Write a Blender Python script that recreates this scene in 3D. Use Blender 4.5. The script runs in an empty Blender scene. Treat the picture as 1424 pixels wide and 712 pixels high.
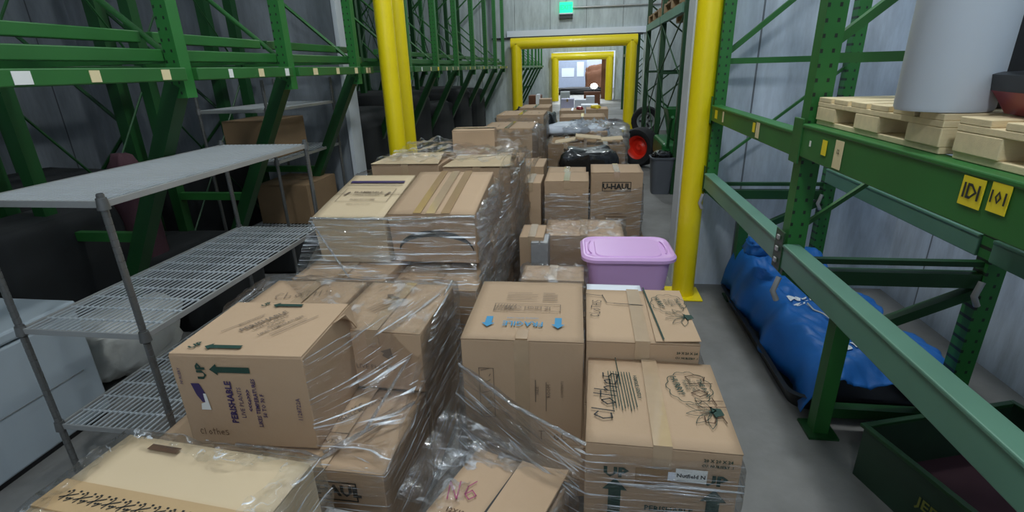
import bpy, bmesh, math, random
from mathutils import Vector, Matrix, noise as mn
SC = bpy.context.scene; C = SC.collection
rnd = random.Random(7)
R = math.radians

# ------------------------------------------------------------------ camera
F = 704.0; EYE = 1.65
_y = Vector((814-712, 356-91, -F)).normalized()
_d = Vector((768-712, -(2250-356), -F))
_z = -(_d - _y*_d.dot(_y)).normalized()
_x = _y.cross(_z)
CR = Matrix((_x, _y, _z))                    # camera axes -> world axes
cam = bpy.data.cameras.new('camera'); co = bpy.data.objects.new('camera', cam); C.objects.link(co)
cam.sensor_width = 36; cam.lens = 36*F/1424; cam.clip_start = .05; cam.clip_end = 200
co.matrix_world = Matrix.Translation((0, 0, EYE)) @ CR.to_4x4()
SC.camera = co
# ------------------------------------------------------------------ world, exposure, lamps
SC.view_settings.view_transform = 'Standard'; SC.view_settings.look = 'None'
SC.view_settings.exposure = 0.5; SC.view_settings.gamma = 1; SC.view_settings.use_curve_mapping = False
w = bpy.data.worlds.new('world'); SC.world = w; w.use_nodes = True
w.node_tree.nodes['Background'].inputs[0].default_value = (.75, .85, 1, 1)
w.node_tree.nodes['Background'].inputs[1].default_value = .25
LAMPS = [(-.15, -1.3, 4.3, 130, .22), (.1, 2.7, 4.9, 190, .22), (-.5, 6.6, 4.9, 75, .2), (-.3, 11.2, 4.9, 150, .2), (-.3, 17.5, 4.9, 260, .3), (-.3, 23.5, 4.9, 260, .3), (-.3, 31, 4.9, 900, .4), (-.6, 37, 4.9, 500, .4)]
for lx, ly, lz, p, rad in LAMPS:
    l = bpy.data.lights.new('high_bay_lamp', 'POINT'); l.energy = p; l.shadow_soft_size = rad; l.color = (.92, .98, 1.0)
    o = bpy.data.objects.new('high_bay_lamp', l); o.location = (lx, ly, lz); C.objects.link(o)

# ------------------------------------------------------------------ pixel rays: a point at height z, depth Y or side X
def ray(u, v): return CR @ Vector((u-712, 356-v, -F))
def onz(u, v, z): r = ray(u, v); return Vector((0, 0, EYE)) + r*((z-EYE)/r.z)
def ony(u, v, Y): r = ray(u, v); return Vector((0, 0, EYE)) + r*(Y/r.y)
def onx(u, v, X): r = ray(u, v); return Vector((0, 0, EYE)) + r*(X/r.x)

# ------------------------------------------------------------------ materials
def newmat(n):
    m = bpy.data.materials.new(n); m.use_nodes = True
    return m, m.node_tree.nodes, m.node_tree.links, m.node_tree.nodes['Principled BSDF']
def lin(c): return tuple(((x/255)/12.92 if x <= 10 else (((x/255)+.055)/1.055)**2.4) for x in c)
def mat(n, rgb, rough=.6, metal=0, var=.12, scale=6, bump=0, bscale=60, rand=0, stretch=(1, 1, 1), emis=0, coat=0):
    m, N, L, b = newmat(n); c = lin(rgb)
    tc = N.new('ShaderNodeTexCoord'); mp = N.new('ShaderNodeMapping'); mp.inputs['Scale'].default_value = stretch
    L.new(tc.outputs['Object'], mp.inputs[0])
    nz = N.new('ShaderNodeTexNoise'); nz.inputs['Scale'].default_value = scale; nz.inputs['Detail'].default_value = 5
    L.new(mp.outputs[0], nz.inputs[0])
    mx = N.new('ShaderNodeMix'); mx.data_type = 'RGBA'
    mx.inputs[6].default_value = tuple(x*(1-var) for x in c)+(1,); mx.inputs[7].default_value = tuple(min(1, x*(1+var)) for x in c)+(1,)
    L.new(nz.outputs[0], mx.inputs[0]); out = mx.outputs[2]
    if rand:
        oi = N.new('ShaderNodeObjectInfo'); hs = N.new('ShaderNodeHueSaturation')
        mr = N.new('ShaderNodeMapRange'); mr.inputs[3].default_value = 1-rand; mr.inputs[4].default_value = 1+rand
        L.new(oi.outputs['Random'], mr.inputs[0]); L.new(mr.outputs[0], hs.inputs['Value']); L.new(out, hs.inputs['Color']); out = hs.outputs[0]
    L.new(out, b.inputs['Base Color'])
    b.inputs['Roughness'].default_value = rough; b.inputs['Metallic'].default_value = metal
    if coat: b.inputs['Coat Weight'].default_value = coat
    if emis:
        b.inputs['Emission Color'].default_value = c+(1,); b.inputs['Emission Strength'].default_value = emis
    if bump:
        n2 = N.new('ShaderNodeTexNoise'); n2.inputs['Scale'].default_value = bscale; n2.inputs['Detail'].default_value = 4
        L.new(mp.outputs[0], n2.inputs[0]); bp = N.new('ShaderNodeBump'); bp.inputs['Strength'].default_value = bump; bp.inputs['Distance'].default_value = .01
        L.new(n2.outputs[0], bp.inputs['Height']); L.new(bp.outputs[0], b.inputs['Normal'])
    return m
def chips(n, rgb, chip, thr=.63, holes=False, rough=.45):
    """painted steel with chipped paint, optionally rows of punched holes"""
    m, N, L, b = newmat(n)
    tc = N.new('ShaderNodeTexCoord'); nz = N.new('ShaderNodeTexNoise'); nz.inputs['Scale'].default_value = 14; nz.inputs['Detail'].default_value = 8; nz.inputs['Roughness'].default_value = .65
    L.new(tc.outputs['Object'], nz.inputs[0])
    rp = N.new('ShaderNodeValToRGB'); rp.color_ramp.elements[0].position = thr; rp.color_ramp.elements[1].position = thr+.05
    L.new(nz.outputs[0], rp.inputs[0])
    n2 = N.new('ShaderNodeTexNoise'); n2.inputs['Scale'].default_value = 3; L.new(tc.outputs['Object'], n2.inputs[0])
    m0 = N.new('ShaderNodeMix'); m0.data_type = 'RGBA'; c = lin(rgb)
    m0.inputs[6].default_value = tuple(x*.75 for x in c)+(1,); m0.inputs[7].default_value = tuple(x*1.25 for x in c)+(1,); L.new(n2.outputs[0], m0.inputs[0])
    mx = N.new('ShaderNodeMix'); mx.data_type = 'RGBA'; L.new(rp.outputs[0], mx.inputs[0]); L.new(m0.outputs[2], mx.inputs[6]); mx.inputs[7].default_value = lin(chip)+(1,)
    out = mx.outputs[2]
    if holes:
        sp = N.new('ShaderNodeSeparateXYZ'); L.new(tc.outputs['Object'], sp.inputs[0])
        fr = N.new('ShaderNodeMath'); fr.operation = 'PINGPONG'; fr.inputs[1].default_value = .025; L.new(sp.outputs[2], fr.inputs[0])
        gt = N.new('ShaderNodeMath'); gt.operation = 'GREATER_THAN'; gt.inputs[1].default_value = .018; L.new(fr.outputs[0], gt.inputs[0])
        def band(o, wd):
            a = N.new('ShaderNodeMath'); a.operation = 'PINGPONG'; a.inputs[1].default_value = .02; L.new(o, a.inputs[0])
            g = N.new('ShaderNodeMath'); g.operation = 'LESS_THAN'; g.inputs[1].default_value = wd; L.new(a.outputs[0], g.inputs[0]); return g.outputs[0]
        mu = N.new('ShaderNodeMath'); mu.operation = 'MULTIPLY'; L.new(gt.outputs[0], mu.inputs[0]); L.new(band(sp.outputs[0], .005), mu.inputs[1])
        m3 = N.new('ShaderNodeMix'); m3.data_type = 'RGBA'; L.new(mu.outputs[0], m3.inputs[0]); L.new(out, m3.inputs[6]); m3.inputs[7].default_value = (.008, .02, .01, 1); out = m3.outputs[2]
    L.new(out, b.inputs['Base Color']); b.inputs['Roughness'].default_value = rough
    return m
def wallmat(n, rgb, axis, pitch=1.15):
    """insulated metal panels: faint vertical ribs, wide panel seams, scuffs"""
    m, N, L, b = newmat(n); c = lin(rgb)
    tc = N.new('ShaderNodeTexCoord'); sp = N.new('ShaderNodeSeparateXYZ'); L.new(tc.outputs['Object'], sp.inputs[0]); ax = sp.outputs[axis]
    def pp(p, lim):
        a = N.new('ShaderNodeMath'); a.operation = 'PINGPONG'; a.inputs[1].default_value = p; L.new(ax, a.inputs[0])
        g = N.new('ShaderNodeMath'); g.operation = 'LESS_THAN'; g.inputs[1].default_value = lim; L.new(a.outputs[0], g.inputs[0]); return g.outputs[0]
    mp = N.new('ShaderNodeMapping'); mp.inputs['Scale'].default_value = (3, 3, .6); L.new(tc.outputs['Object'], mp.inputs[0])
    nz = N.new('ShaderNodeTexNoise'); nz.inputs['Scale'].default_value = 2.2; nz.inputs['Detail'].default_value = 8; nz.inputs['Roughness'].default_value = .7; L.new(mp.outputs[0], nz.inputs[0])
    rp = N.new('ShaderNodeValToRGB'); e = rp.color_ramp.elements
    e[0].position = .3; e[0].color = tuple(x*.68 for x in c)+(1,); e[1].position = .62; e[1].color = tuple(min(1, x*1.1) for x in c)+(1,); L.new(nz.outputs[0], rp.inputs[0])
    mx = N.new('ShaderNodeMix'); mx.data_type = 'RGBA'; L.new(pp(pitch/2, .006), mx.inputs[0]); L.new(rp.outputs[0], mx.inputs[6]); mx.inputs[7].default_value = tuple(x*.25 for x in c)+(1,)
    L.new(mx.outputs[2], b.inputs['Base Color']); b.inputs['Roughness'].default_value = .5
    wv = N.new('ShaderNodeMath'); wv.operation = 'PINGPONG'; wv.inputs[1].default_value = .05; L.new(ax, wv.inputs[0])
    bp = N.new('ShaderNodeBump'); bp.inputs['Strength'].default_value = .35; bp.inputs['Distance'].default_value = .05; L.new(wv.outputs[0], bp.inputs['Height']); L.new(bp.outputs[0], b.inputs['Normal'])
    return m
def filmmat(n, rot=(0, 0, .5), st=(1, 1, 6), dens=.10, sc=5, tint=(.95, .96, .97)):
    """clear stretch film with drawn-out wrinkles"""
    m, N, L, b = newmat(n); N.remove(b); out = [x for x in N if x.type == 'OUTPUT_MATERIAL'][0]
    tc = N.new('ShaderNodeTexCoord'); mp = N.new('ShaderNodeMapping'); mp.inputs['Rotation'].default_value = rot; mp.inputs['Scale'].default_value = st
    L.new(tc.outputs['Object'], mp.inputs[0])
    nz = N.new('ShaderNodeTexNoise'); nz.inputs['Scale'].default_value = sc; nz.inputs['Detail'].default_value = 6; nz.inputs['Roughness'].default_value = .62; nz.inputs['Distortion'].default_value = .4
    L.new(mp.outputs[0], nz.inputs[0])
    bp = N.new('ShaderNodeBump'); bp.inputs['Strength'].default_value = .9; bp.inputs['Distance'].default_value = .035; L.new(nz.outputs[0], bp.inputs['Height'])
    rp = N.new('ShaderNodeValToRGB'); e = rp.color_ramp.elements; e[0].position = .56; e[0].color = (0, 0, 0, 1); e[1].position = .72; e[1].color = (1, 1, 1, 1); L.new(nz.outputs[0], rp.inputs[0])
    mr = N.new('ShaderNodeMapRange'); mr.inputs[3].default_value = dens; mr.inputs[4].default_value = dens+.42; L.new(rp.outputs[0], mr.inputs[0])
    fr = N.new('ShaderNodeFresnel'); fr.inputs[0].default_value = 1.35; L.new(bp.outputs[0], fr.inputs['Normal'])
    ad = N.new('ShaderNodeMath'); ad.operation = 'ADD'; ad.use_clamp = True; L.new(mr.outputs[0], ad.inputs[0])
    ml = N.new('ShaderNodeMath'); ml.operation = 'MULTIPLY'; ml.inputs[1].default_value = .5; L.new(fr.outputs[0], ml.inputs[0]); L.new(ml.outputs[0], ad.inputs[1])
    gl = N.new('ShaderNodeBsdfGlossy'); gl.inputs['Roughness'].default_value = .10; gl.inputs['Color'].default_value = (1, 1, 1, 1); L.new(bp.outputs[0], gl.inputs['Normal'])
    tr = N.new('ShaderNodeBsdfTransparent'); tr.inputs[0].default_value = tint+(1,)
    ms = N.new('ShaderNodeMixShader'); L.new(ad.outputs[0], ms.inputs[0]); L.new(tr.outputs[0], ms.inputs[1]); L.new(gl.outputs[0], ms.inputs[2])
    n2 = N.new('ShaderNodeTexNoise'); n2.inputs['Scale'].default_value = sc*1.3; n2.inputs['Detail'].default_value = 3; n2.inputs['Distortion'].default_value = .3
    m2 = N.new('ShaderNodeMapping'); m2.inputs['Rotation'].default_value = (rot[0]+.2, rot[1]-.15, rot[2]+.1); m2.inputs['Scale'].default_value = (st[0]*.5, st[1]*.5, st[2]*3.2); L.new(tc.outputs['Object'], m2.inputs[0]); L.new(m2.outputs[0], n2.inputs[0])
    r2 = N.new('ShaderNodeValToRGB'); q = r2.color_ramp.elements; q[0].position = .575; q[0].color = (0, 0, 0, 1); q[1].position = .66; q[1].color = ((.8, .8, .8, 1) if st[2] > 3 else (.32, .32, .32, 1)); L.new(n2.outputs[0], r2.inputs[0])
    pb = N.new('ShaderNodeBsdfPrincipled'); pb.inputs['Base Color'].default_value = (.8, .84, .88, 1); pb.inputs['Roughness'].default_value = .22; pb.inputs['Metallic'].default_value = .25; L.new(bp.outputs[0], pb.inputs['Normal'])  # pale streaks painted into the film as highlights along its wrinkles
    m3 = N.new('ShaderNodeMixShader'); L.new(r2.outputs[0], m3.inputs[0]); L.new(ms.outputs[0], m3.inputs[1]); L.new(pb.outputs[0], m3.inputs[2])
    L.new(m3.outputs[0], out.inputs[0]); return m

M = dict(
    card=mat('cardboard', (184, 155, 125), .8, var=.07, scale=3, bump=.12, bscale=40, rand=.07),
    cardin_shaded=mat('cardboard_inside_and_shaded', (150, 120, 85), .9, var=.08),
    cardpale=mat('pale_cardboard', (206, 184, 150), .75, var=.05, scale=3, rand=.03),
    tape=mat('packing_tape', (165, 135, 100), .25, var=.08, scale=9, coat=.5),
    cleartape=mat('clear_tape', (182, 156, 126), .18, var=.1, scale=20, coat=.7),
    ink=mat('dark_ink', (38, 40, 38), .7), green_ink=mat('dark_green_ink', (30, 62, 52), .7), blue_ink=mat('blue_ink', (62, 140, 180), .7),
    grey_ink=mat('grey_ink', (122, 105, 88), .8), brown_ink=mat('brown_ink', (92, 68, 50), .8), pink_ink=mat('pink_marker', (165, 70, 110), .7), violet=mat('violet_print', (62, 48, 92), .5), white_ink=mat('white_print', (225, 230, 235), .6),
    white=mat('white_paint', (212, 220, 232), .4, var=.03), paper=mat('white_paper', (225, 228, 235), .7, var=.03),
    yellow=mat('yellow_paint', (238, 214, 8), .42, var=.06, scale=8, coat=.2),
    green=chips('green_paint', (40, 98, 42), (150, 150, 130), .70), greenhole=chips('green_punched_steel', (40, 108, 46), (120, 130, 110), .73, holes=True),
    dgreen=chips('dark_green_paint', (20, 66, 28), (90, 100, 90), .78), brightgreen=chips('beam_green_paint', (40, 106, 46), (150, 160, 140), .78),
    greygreen=chips('worn_grey_green_paint', (92, 134, 114), (140, 140, 130), .72), deepgreen=mat('deep_green_enamel', (38, 62, 45), .5, var=.25, scale=10),
    chrome=mat('chrome_wire', (196, 202, 206), .35, metal=.35, var=.1), darkchrome=mat('grooved_post_steel', (112, 112, 110), .35, metal=.6, var=.15), steel=mat('galvanised_steel', (168, 168, 166), .4, metal=.45),
    floor=None, ceil=mat('ceiling_panel', (150, 155, 160), .7),
    pink=mat('lilac_plastic', (226, 180, 232), .38, var=.02), wood=mat('pale_pallet_wood', (226, 206, 164), .75, var=.18, scale=5, stretch=(1, 8, 8), bump=.2), oldwood=mat('weathered_pallet_wood', (150, 125, 92), .8, var=.3, scale=5),
    barrel=mat('white_wrap_roll', (208, 216, 226), .45, var=.02), red=mat('dark_red_plastic', (150, 32, 48), .35, var=.12, coat=.3), black=mat('black_plastic', (26, 26, 28), .4), rubber=mat('black_rubber', (30, 30, 32), .75, bump=.2),
    blue=mat('blue_tarp_cloth', (22, 100, 176), .5, var=.12, scale=5, bump=.3, bscale=14), redhub=mat('red_wheel_hub', (225, 50, 30), .4), silver=mat('grey_alloy', (175, 180, 180), .4, metal=.2),
    trash=mat('grey_bin_plastic', (86, 90, 96), .5), machine=mat('green_machine_paint', (22, 96, 40), .4, var=.3), brown=mat('brown_board', (110, 70, 48), .8, var=.2), tan=mat('tan_board', (122, 98, 70), .85, var=.2),
    sticker=mat('cream_sticker', (222, 205, 160), .6), ystick=mat('yellow_sticker', (236, 212, 40), .5), wstick=mat('white_sticker', (225, 225, 220), .5),
    greywrap=mat('grey_wrapping', (150, 150, 150), .4, var=.25, scale=12, bump=.6, bscale=20),
    freezer=mat('white_enamel', (168, 178, 184), .35, var=.03, scale=2), sack=mat('pale_sack_cloth', (188, 188, 182), .85, bump=.5, bscale=10), lilacbox=mat('lilac_white_box', (200, 198, 228), .6), blackbag=mat('black_poly_bag', (20, 22, 24), .22, bump=.9, bscale=9, coat=.5),
    exitg=mat('lit_green_sign', (20, 235, 160), .5, emis=.9), lampglow=mat('bright_lamp', (255, 250, 235), .5, emis=9), maroon=mat('dark_maroon_cloth', (62, 34, 42), .85), beigecol=mat('beige_door', (198, 204, 210), .5),
)
FILM = [filmmat('stretch_film', (0, .5, .3), (1, 1, 6), .02, 5), filmmat('stretch_film_steep', (1.0, .3, 0), (1.2, 1, 6), .03, 5), filmmat('stretch_film_crumpled', (0, .7, .4), (1.4, 1, 2.4), .04, 8)]
ROPE = filmmat('twisted_film', (0, 0, 0), (3, 3, 3), .42, 12)
def floor_mat():
    m, N, L, b = newmat('worn_concrete'); tc = N.new('ShaderNodeTexCoord')
    n1 = N.new('ShaderNodeTexNoise'); n1.inputs['Scale'].default_value = 1.3; n1.inputs['Detail'].default_value = 9; n1.inputs['Roughness'].default_value = .62; L.new(tc.outputs['Object'], n1.inputs[0])
    rp = N.new('ShaderNodeValToRGB'); e = rp.color_ramp.elements; e[0].position = .32; e[0].color = lin((98, 96, 92))+(1,); e[1].position = .66; e[1].color = lin((134, 133, 130))+(1,); L.new(n1.outputs[0], rp.inputs[0])
    L.new(rp.outputs[0], b.inputs['Base Color']); b.inputs['Roughness'].default_value = .55
    n2 = N.new('ShaderNodeTexNoise'); n2.inputs['Scale'].default_value = 25; L.new(tc.outputs['Object'], n2.inputs[0])
    bp = N.new('ShaderNodeBump'); bp.inputs['Strength'].default_value = .15; bp.inputs['Distance'].default_value = .01; L.new(n2.outputs[0], bp.inputs['Height']); L.new(bp.outputs[0], b.inputs['Normal'])
    return m
M['floor'] = floor_mat()
WX_ = wallmat('metal_wall_panels_x', (198, 208, 222), 0); WY_ = wallmat('metal_wall_panels_y', (198, 208, 222), 1)

# ------------------------------------------------------------------ object helpers
def thing(name, label, cat, loc=(0, 0, 0), rz=0, group=None, rot=None):
    o = bpy.data.objects.new(name, None); C.objects.link(o); o.empty_display_size = .1
    o.location = loc; o.rotation_euler = rot if rot else (0, 0, rz); tag(o, label, cat, group)
    o['_w'] = 0; del o['_w']; return o
def tag(o, label, cat, group=None, kind=None):
    o['label'] = label; o['category'] = cat
    if group: o['group'] = group
    if kind: o['kind'] = kind
    return o
def basis(o):
    m = o.matrix_basis.copy(); p = o.parent
    if p is None: return m
    return basis(p) @ o.matrix_parent_inverse @ m
def link(name, me, m, parent=None, world=False, loc=None):
    o = bpy.data.objects.new(name, me); C.objects.link(o)
    if m is not None and not me.materials: me.materials.append(m)
    if parent is not None:
        o.parent = parent
        if world: o.matrix_parent_inverse = basis(parent).inverted()
    return o
class MB:
    def __init__(s): s.bm = bmesh.new()
    def box(s, a, b, rot=None, piv=None):
        a = Vector(a); b = Vector(b); ps = [Vector((x, y, z)) for x in (a.x, b.x) for y in (a.y, b.y) for z in (a.z, b.z)]
        if rot: 
            pv = Vector(piv) if piv else (a+b)/2; ps = [pv + rot @ (p-pv) for p in ps]
        return s.hexa(ps)
    def hexa(s, ps):
        v = [s.bm.verts.new(p) for p in ps]
        for f in ((0, 1, 3, 2), (4, 6, 7, 5), (0, 4, 5, 1), (2, 3, 7, 6), (0, 2, 6, 4), (1, 5, 7, 3)): s.bm.faces.new([v[i] for i in f])
        return s
    def bar(s, p, q, w, h, up=(0, 0, 1)):
        p = Vector(p); q = Vector(q); d = (q-p).normalized(); u = Vector(up)
        if abs(d.dot(u)) > .97: u = Vector((0, 1, 0))
        x = d.cross(u).normalized(); y = x.cross(d).normalized()
        return s.hexa([e + x*(i*w/2) + y*(j*h/2) for e in (p, q) for i in (-1, 1) for j in (-1, 1)])
    def tube(s, pts, r, n=8, cap=True):
        pts = [Vector(p) for p in pts]; rings = []; prev = None
        for i, p in enumerate(pts):
            d = (pts[min(i+1, len(pts)-1)]-pts[max(i-1, 0)]).normalized()
            if prev is None: x = d.orthogonal().normalized()
            else: x = (prev - d*prev.dot(d)); x = x.normalized() if x.length > 1e-6 else d.orthogonal().normalized()
            prev = x; y = d.cross(x); rr = r[i] if isinstance(r, (list, tuple)) else r
            rings.append([s.bm.verts.new(p + x*math.cos(2*math.pi*k/n)*rr + y*math.sin(2*math.pi*k/n)*rr) for k in range(n)])
        for a, b in zip(rings, rings[1:]):
            for k in range(n): s.bm.faces.new([a[k], a[(k+1) % n], b[(k+1) % n], b[k]])
        if cap: s.bm.faces.new(rings[0][::-1]); s.bm.faces.new(rings[-1])
        return s
    def lathe(s, prof, c=(0, 0, 0), n=32, axis='z'):
        rings = []; c = Vector(c)
        for r, z in prof:
            ring = []
            for k in range(n):
                a = 2*math.pi*k/n; p = Vector((r*math.cos(a), r*math.sin(a), z))
                if axis == 'x': p = Vector((p.z, p.x, p.y))
                if axis == 'y': p = Vector((p.x, p.z, p.y))
                ring.append(s.bm.verts.new(c+p))
            rings.append(ring)
        for a, b in zip(rings, rings[1:]):
            for k in range(n): s.bm.faces.new([a[k], a[(k+1) % n], b[(k+1) % n], b[k]])
        if prof[0][0] > 1e-5: s.bm.faces.new(rings[0][::-1])
        if prof[-1][0] > 1e-5: s.bm.faces.new(rings[-1])
        return s
    def grid(s, fn, nu, nv):
        g = [[s.bm.verts.new(fn(i/nu, j/nv)) for j in range(nv+1)] for i in range(nu+1)]
        for i in range(nu):
            for j in range(nv): s.bm.faces.new([g[i][j], g[i+1][j], g[i+1][j+1], g[i][j+1]])
        return s
    def build(s, name, m, parent=None, world=False, smooth=None, bevel=0, solid=0, fix=True):
        if fix: bmesh.ops.recalc_face_normals(s.bm, faces=s.bm.faces)
        me = bpy.data.meshes.new(name); s.bm.to_mesh(me); s.bm.free()
        if smooth is not None:
            me.shade_smooth(); me.set_sharp_from_angle(angle=R(smooth))
        o = link(name, me, m, parent, world)
        if solid: d = o.modifiers.new('s', 'SOLIDIFY'); d.thickness = solid; d.offset = 0
        if bevel: b = o.modifiers.new('b', 'BEVEL'); b.width = bevel; b.segments = 2; b.limit_method = 'ANGLE'; b.angle_limit = R(50)
        return o
def struct(name, m, a, b):
    o = MB().box(a, b).build(name, m); o['kind'] = 'structure'; return o

# ------------------------------------------------------------------ printing on faces
class Ink:
    """flat marks in face coordinates (x right, y up, metres from the face's centre)"""
    def __init__(s): s.polys = []
    def poly(s, pts): s.polys.append([tuple(p) for p in pts]); return s
    def line(s, pts, w):
        pts = [Vector(p) for p in pts]
        for a, b in zip(pts, pts[1:]):
            d = (b-a); 
            if d.length < 1e-6: continue
            n = Vector((-d.y, d.x)).normalized()*w/2; e = d.normalized()*w*.3
            s.poly([a-e-n, b+e-n, b+e+n, a-e+n])
        return s
    def rect(s, x, y, w, h): return s.poly([(x-w/2, y-h/2), (x+w/2, y-h/2), (x+w/2, y+h/2), (x-w/2, y+h/2)])
    def frame(s, x, y, w, h, t): return s.line([(x-w/2, y-h/2), (x+w/2, y-h/2), (x+w/2, y+h/2), (x-w/2, y+h/2), (x-w/2, y-h/2)], t)
    def ell(s, x, y, rx, ry, t, n=28, wob=0, lobes=9): return s.line([(x+rx*(1+wob*abs(math.sin(lobes*a/2)))*math.cos(a), y+ry*(1+wob*abs(math.sin(lobes*a/2)))*math.sin(a)) for a in [2*math.pi*k/n for k in range(n+1)]], t)
    def arrow(s, x, y, L, w, deg):
        a = R(deg); c, q = math.cos(a), math.sin(a); hw = w
        P = [(0, -w/2), (L-hw*1.2, -w/2), (L-hw*1.2, -hw), (L, 0), (L-hw*1.2, hw), (L-hw*1.2, w/2), (0, w/2)]
        return s.poly([(x+(px-L/2)*c-py*q, y+(px-L/2)*q+py*c) for px, py in P])
    def text(s, t, x, y, size, deg=0, sx=1, bold=0):
        cu = bpy.data.curves.new('t', 'FONT'); cu.body = t; cu.size = size; cu.align_x = 'CENTER'; cu.align_y = 'CENTER'; cu.resolution_u = 1; cu.offset = bold*size
        ob = bpy.data.objects.new('t', cu); me = ob.to_mesh(); a = R(deg); c, q = math.cos(a), math.sin(a)
        vs = [(v.co.x*sx, v.co.y) for v in me.vertices]; vs = [(x+p*c-r*q, y+p*q+r*c) for p, r in vs]
        for f in me.polygons: s.polys.append([vs[i] for i in f.vertices])
        ob.to_mesh_clear(); bpy.data.objects.remove(ob); bpy.data.curves.remove(cu); return s
    def lines(s, x, y, w, n, pitch, t, deg=0):
        a = R(deg); c, q = math.cos(a), math.sin(a)
        for k in range(n):
            ww = w*(1 if k % 3 else .8); yy = -k*pitch
            s.line([(x+(-w/2)*c-yy*q, y-w/2*q+yy*c), (x+(ww-w/2)*c-yy*q, y+(ww-w/2)*q+yy*c)], t)
        return s
    def hand(s, strokes, x, y, sc, deg, w, sx=1):
        a = R(deg); c, q = math.cos(a), math.sin(a)
        for st in strokes: s.line([(x+px*sc*sx*c-py*sc*q, y+px*sc*sx*q+py*sc*c) for px, py in st], w)
        return s
    def mesh(s, name, m, parent, org, ux, uy, wld=False, fn=None):
        bm = bmesh.new(); org = Vector(org); ux = Vector(ux); uy = Vector(uy)
        if fn:
            for p in s.polys:
                try: bm.faces.new([bm.verts.new((a, b, 0)) for a, b in p])
                except ValueError: pass
            bmesh.ops.remove_doubles(bm, verts=bm.verts, dist=1e-5); bmesh.ops.triangulate(bm, faces=bm.faces)
            for _ in range(2): bmesh.ops.subdivide_edges(bm, edges=bm.edges, cuts=1, use_grid_fill=True)
            for v in bm.verts: v.co = fn(v.co.x, v.co.y)
            me = bpy.data.meshes.new(name); bm.to_mesh(me); bm.free(); return link(name, me, m, parent, wld)
        for p in s.polys:
            vs = [bm.verts.new(fn(a, b) if fn else org+ux*a+uy*b) for a, b in p]
            try: bm.faces.new(vs)
            except ValueError: pass
        me = bpy.data.meshes.new(name); bm.to_mesh(me); bm.free(); return link(name, me, m, parent, wld)
GL = {  # handwriting, one-unit-high glyph strokes
 'c': [[(.5, .8), (.2, .95), (0, .5), (.15, .05), (.5, .15)]], 'C': [[(.5, .85), (.25, 1), (0, .5), (.2, 0), (.55, .15)]], 'l': [[(.1, 1.15), (.1, 0)]], 'L': [[(0, 1.1), (0, 0), (.4, 0)]],
 'o': [[(.25, .7), (0, .4), (.2, 0), (.5, .3), (.3, .7), (.2, .68)]], 't': [[(.2, 1.2), (.2, 0)], [(-.05, .8), (.5, .85)]], 'h': [[(0, 1.2), (0, 0)], [(0, .5), (.25, .7), (.4, .5), (.4, 0)]],
 'e': [[(0, .4), (.45, .45), (.3, .75), (.05, .6), (.05, .15), (.45, .05)]], 's': [[(.45, .9), (.1, .85), (.1, .55), (.45, .4), (.4, .05), (0, .1)]], 'A': [[(0, 0), (.25, 1), (.5, 0)], [(.1, .4), (.42, .4)]],
 'I': [[(.1, 1), (.1, 0)]], 'T': [[(.2, 1), (.2, 0)], [(-.05, 1), (.5, 1)]], 'H': [[(0, 1), (0, 0)], [(.4, 1), (.4, 0)], [(0, .5), (.4, .5)]], 'S': [[(.45, .95), (.1, 1), (.05, .6), (.45, .4), (.4, .02), (0, .05)]],
 '6': [[(.45, 1), (.1, .7), (0, .3), (.2, 0), (.5, .2), (.3, .5), (.05, .3)]], 'N': [[(0, 0), (0, 1), (.4, 0), (.45, 1)]], 'b': [[(0, 1.1), (0, 0), (.35, .1), (.4, .4), (0, .5)]], 'k': [[(0, 1.1), (0, 0)], [(.4, .7), (0, .35), (.4, 0)]]}
def scrawl(ink, word, x, y, size, deg, w, adv=.72):
    st = []
    W = len(word)*adv
    for i, ch in enumerate(word):
        for s_ in GL.get(ch, []): st.append([(px+i*adv-W/2, py-.5) for px, py in s_])
    return ink.hand(st, x, y, size, deg, w)

# ------------------------------------------------------------------ cartons
NC = [0]
def soft_box(w, d, h, amp, seed, n=7):
    bm = bmesh.new(); N = {}
    def vert(i, j, k):
        key = (i, j, k)
        if key in N: return N[key]
        x, y, z = i/n, j/n, k/n; p = Vector(((x-.5)*w, (y-.5)*d, z*h))
        q = p*3.1 + Vector((seed*7.3, seed*3.1, 0)); nn = mn.noise(q)
        e = lambda t: 4*t*(1-t)
        off = Vector((0, 0, 0))
        for ax, t, (a, b) in ((0, x, (y, z)), (1, y, (x, z)), (2, z, (x, y))):
            if t in (0.0, 1.0): off[ax] += (-1 if t else 1)*amp*(.5+nn)*e(a)*e(b)
        # soft, slightly crushed corners
        cr = mn.noise(q*1.7+Vector((9, 9, 9)))*amp*.5
        off += Vector(((-1 if x > .5 else 1)*abs(cr)*(abs(x-.5)*2)**6, (-1 if y > .5 else 1)*abs(cr)*(abs(y-.5)*2)**6, 0))
        N[key] = bm.verts.new(p+off); return N[key]
    for a in range(n):
        for b in range(n):
            for t in (0, n):
                for fn in (lambda i, j: (t, i, j), lambda i, j: (i, t, j), lambda i, j: (i, j, t)):
                    bm.faces.new([vert(*fn(a, b)), vert(*fn(a+1, b)), vert(*fn(a+1, b+1)), vert(*fn(a, b+1))])
    return bm
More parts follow.
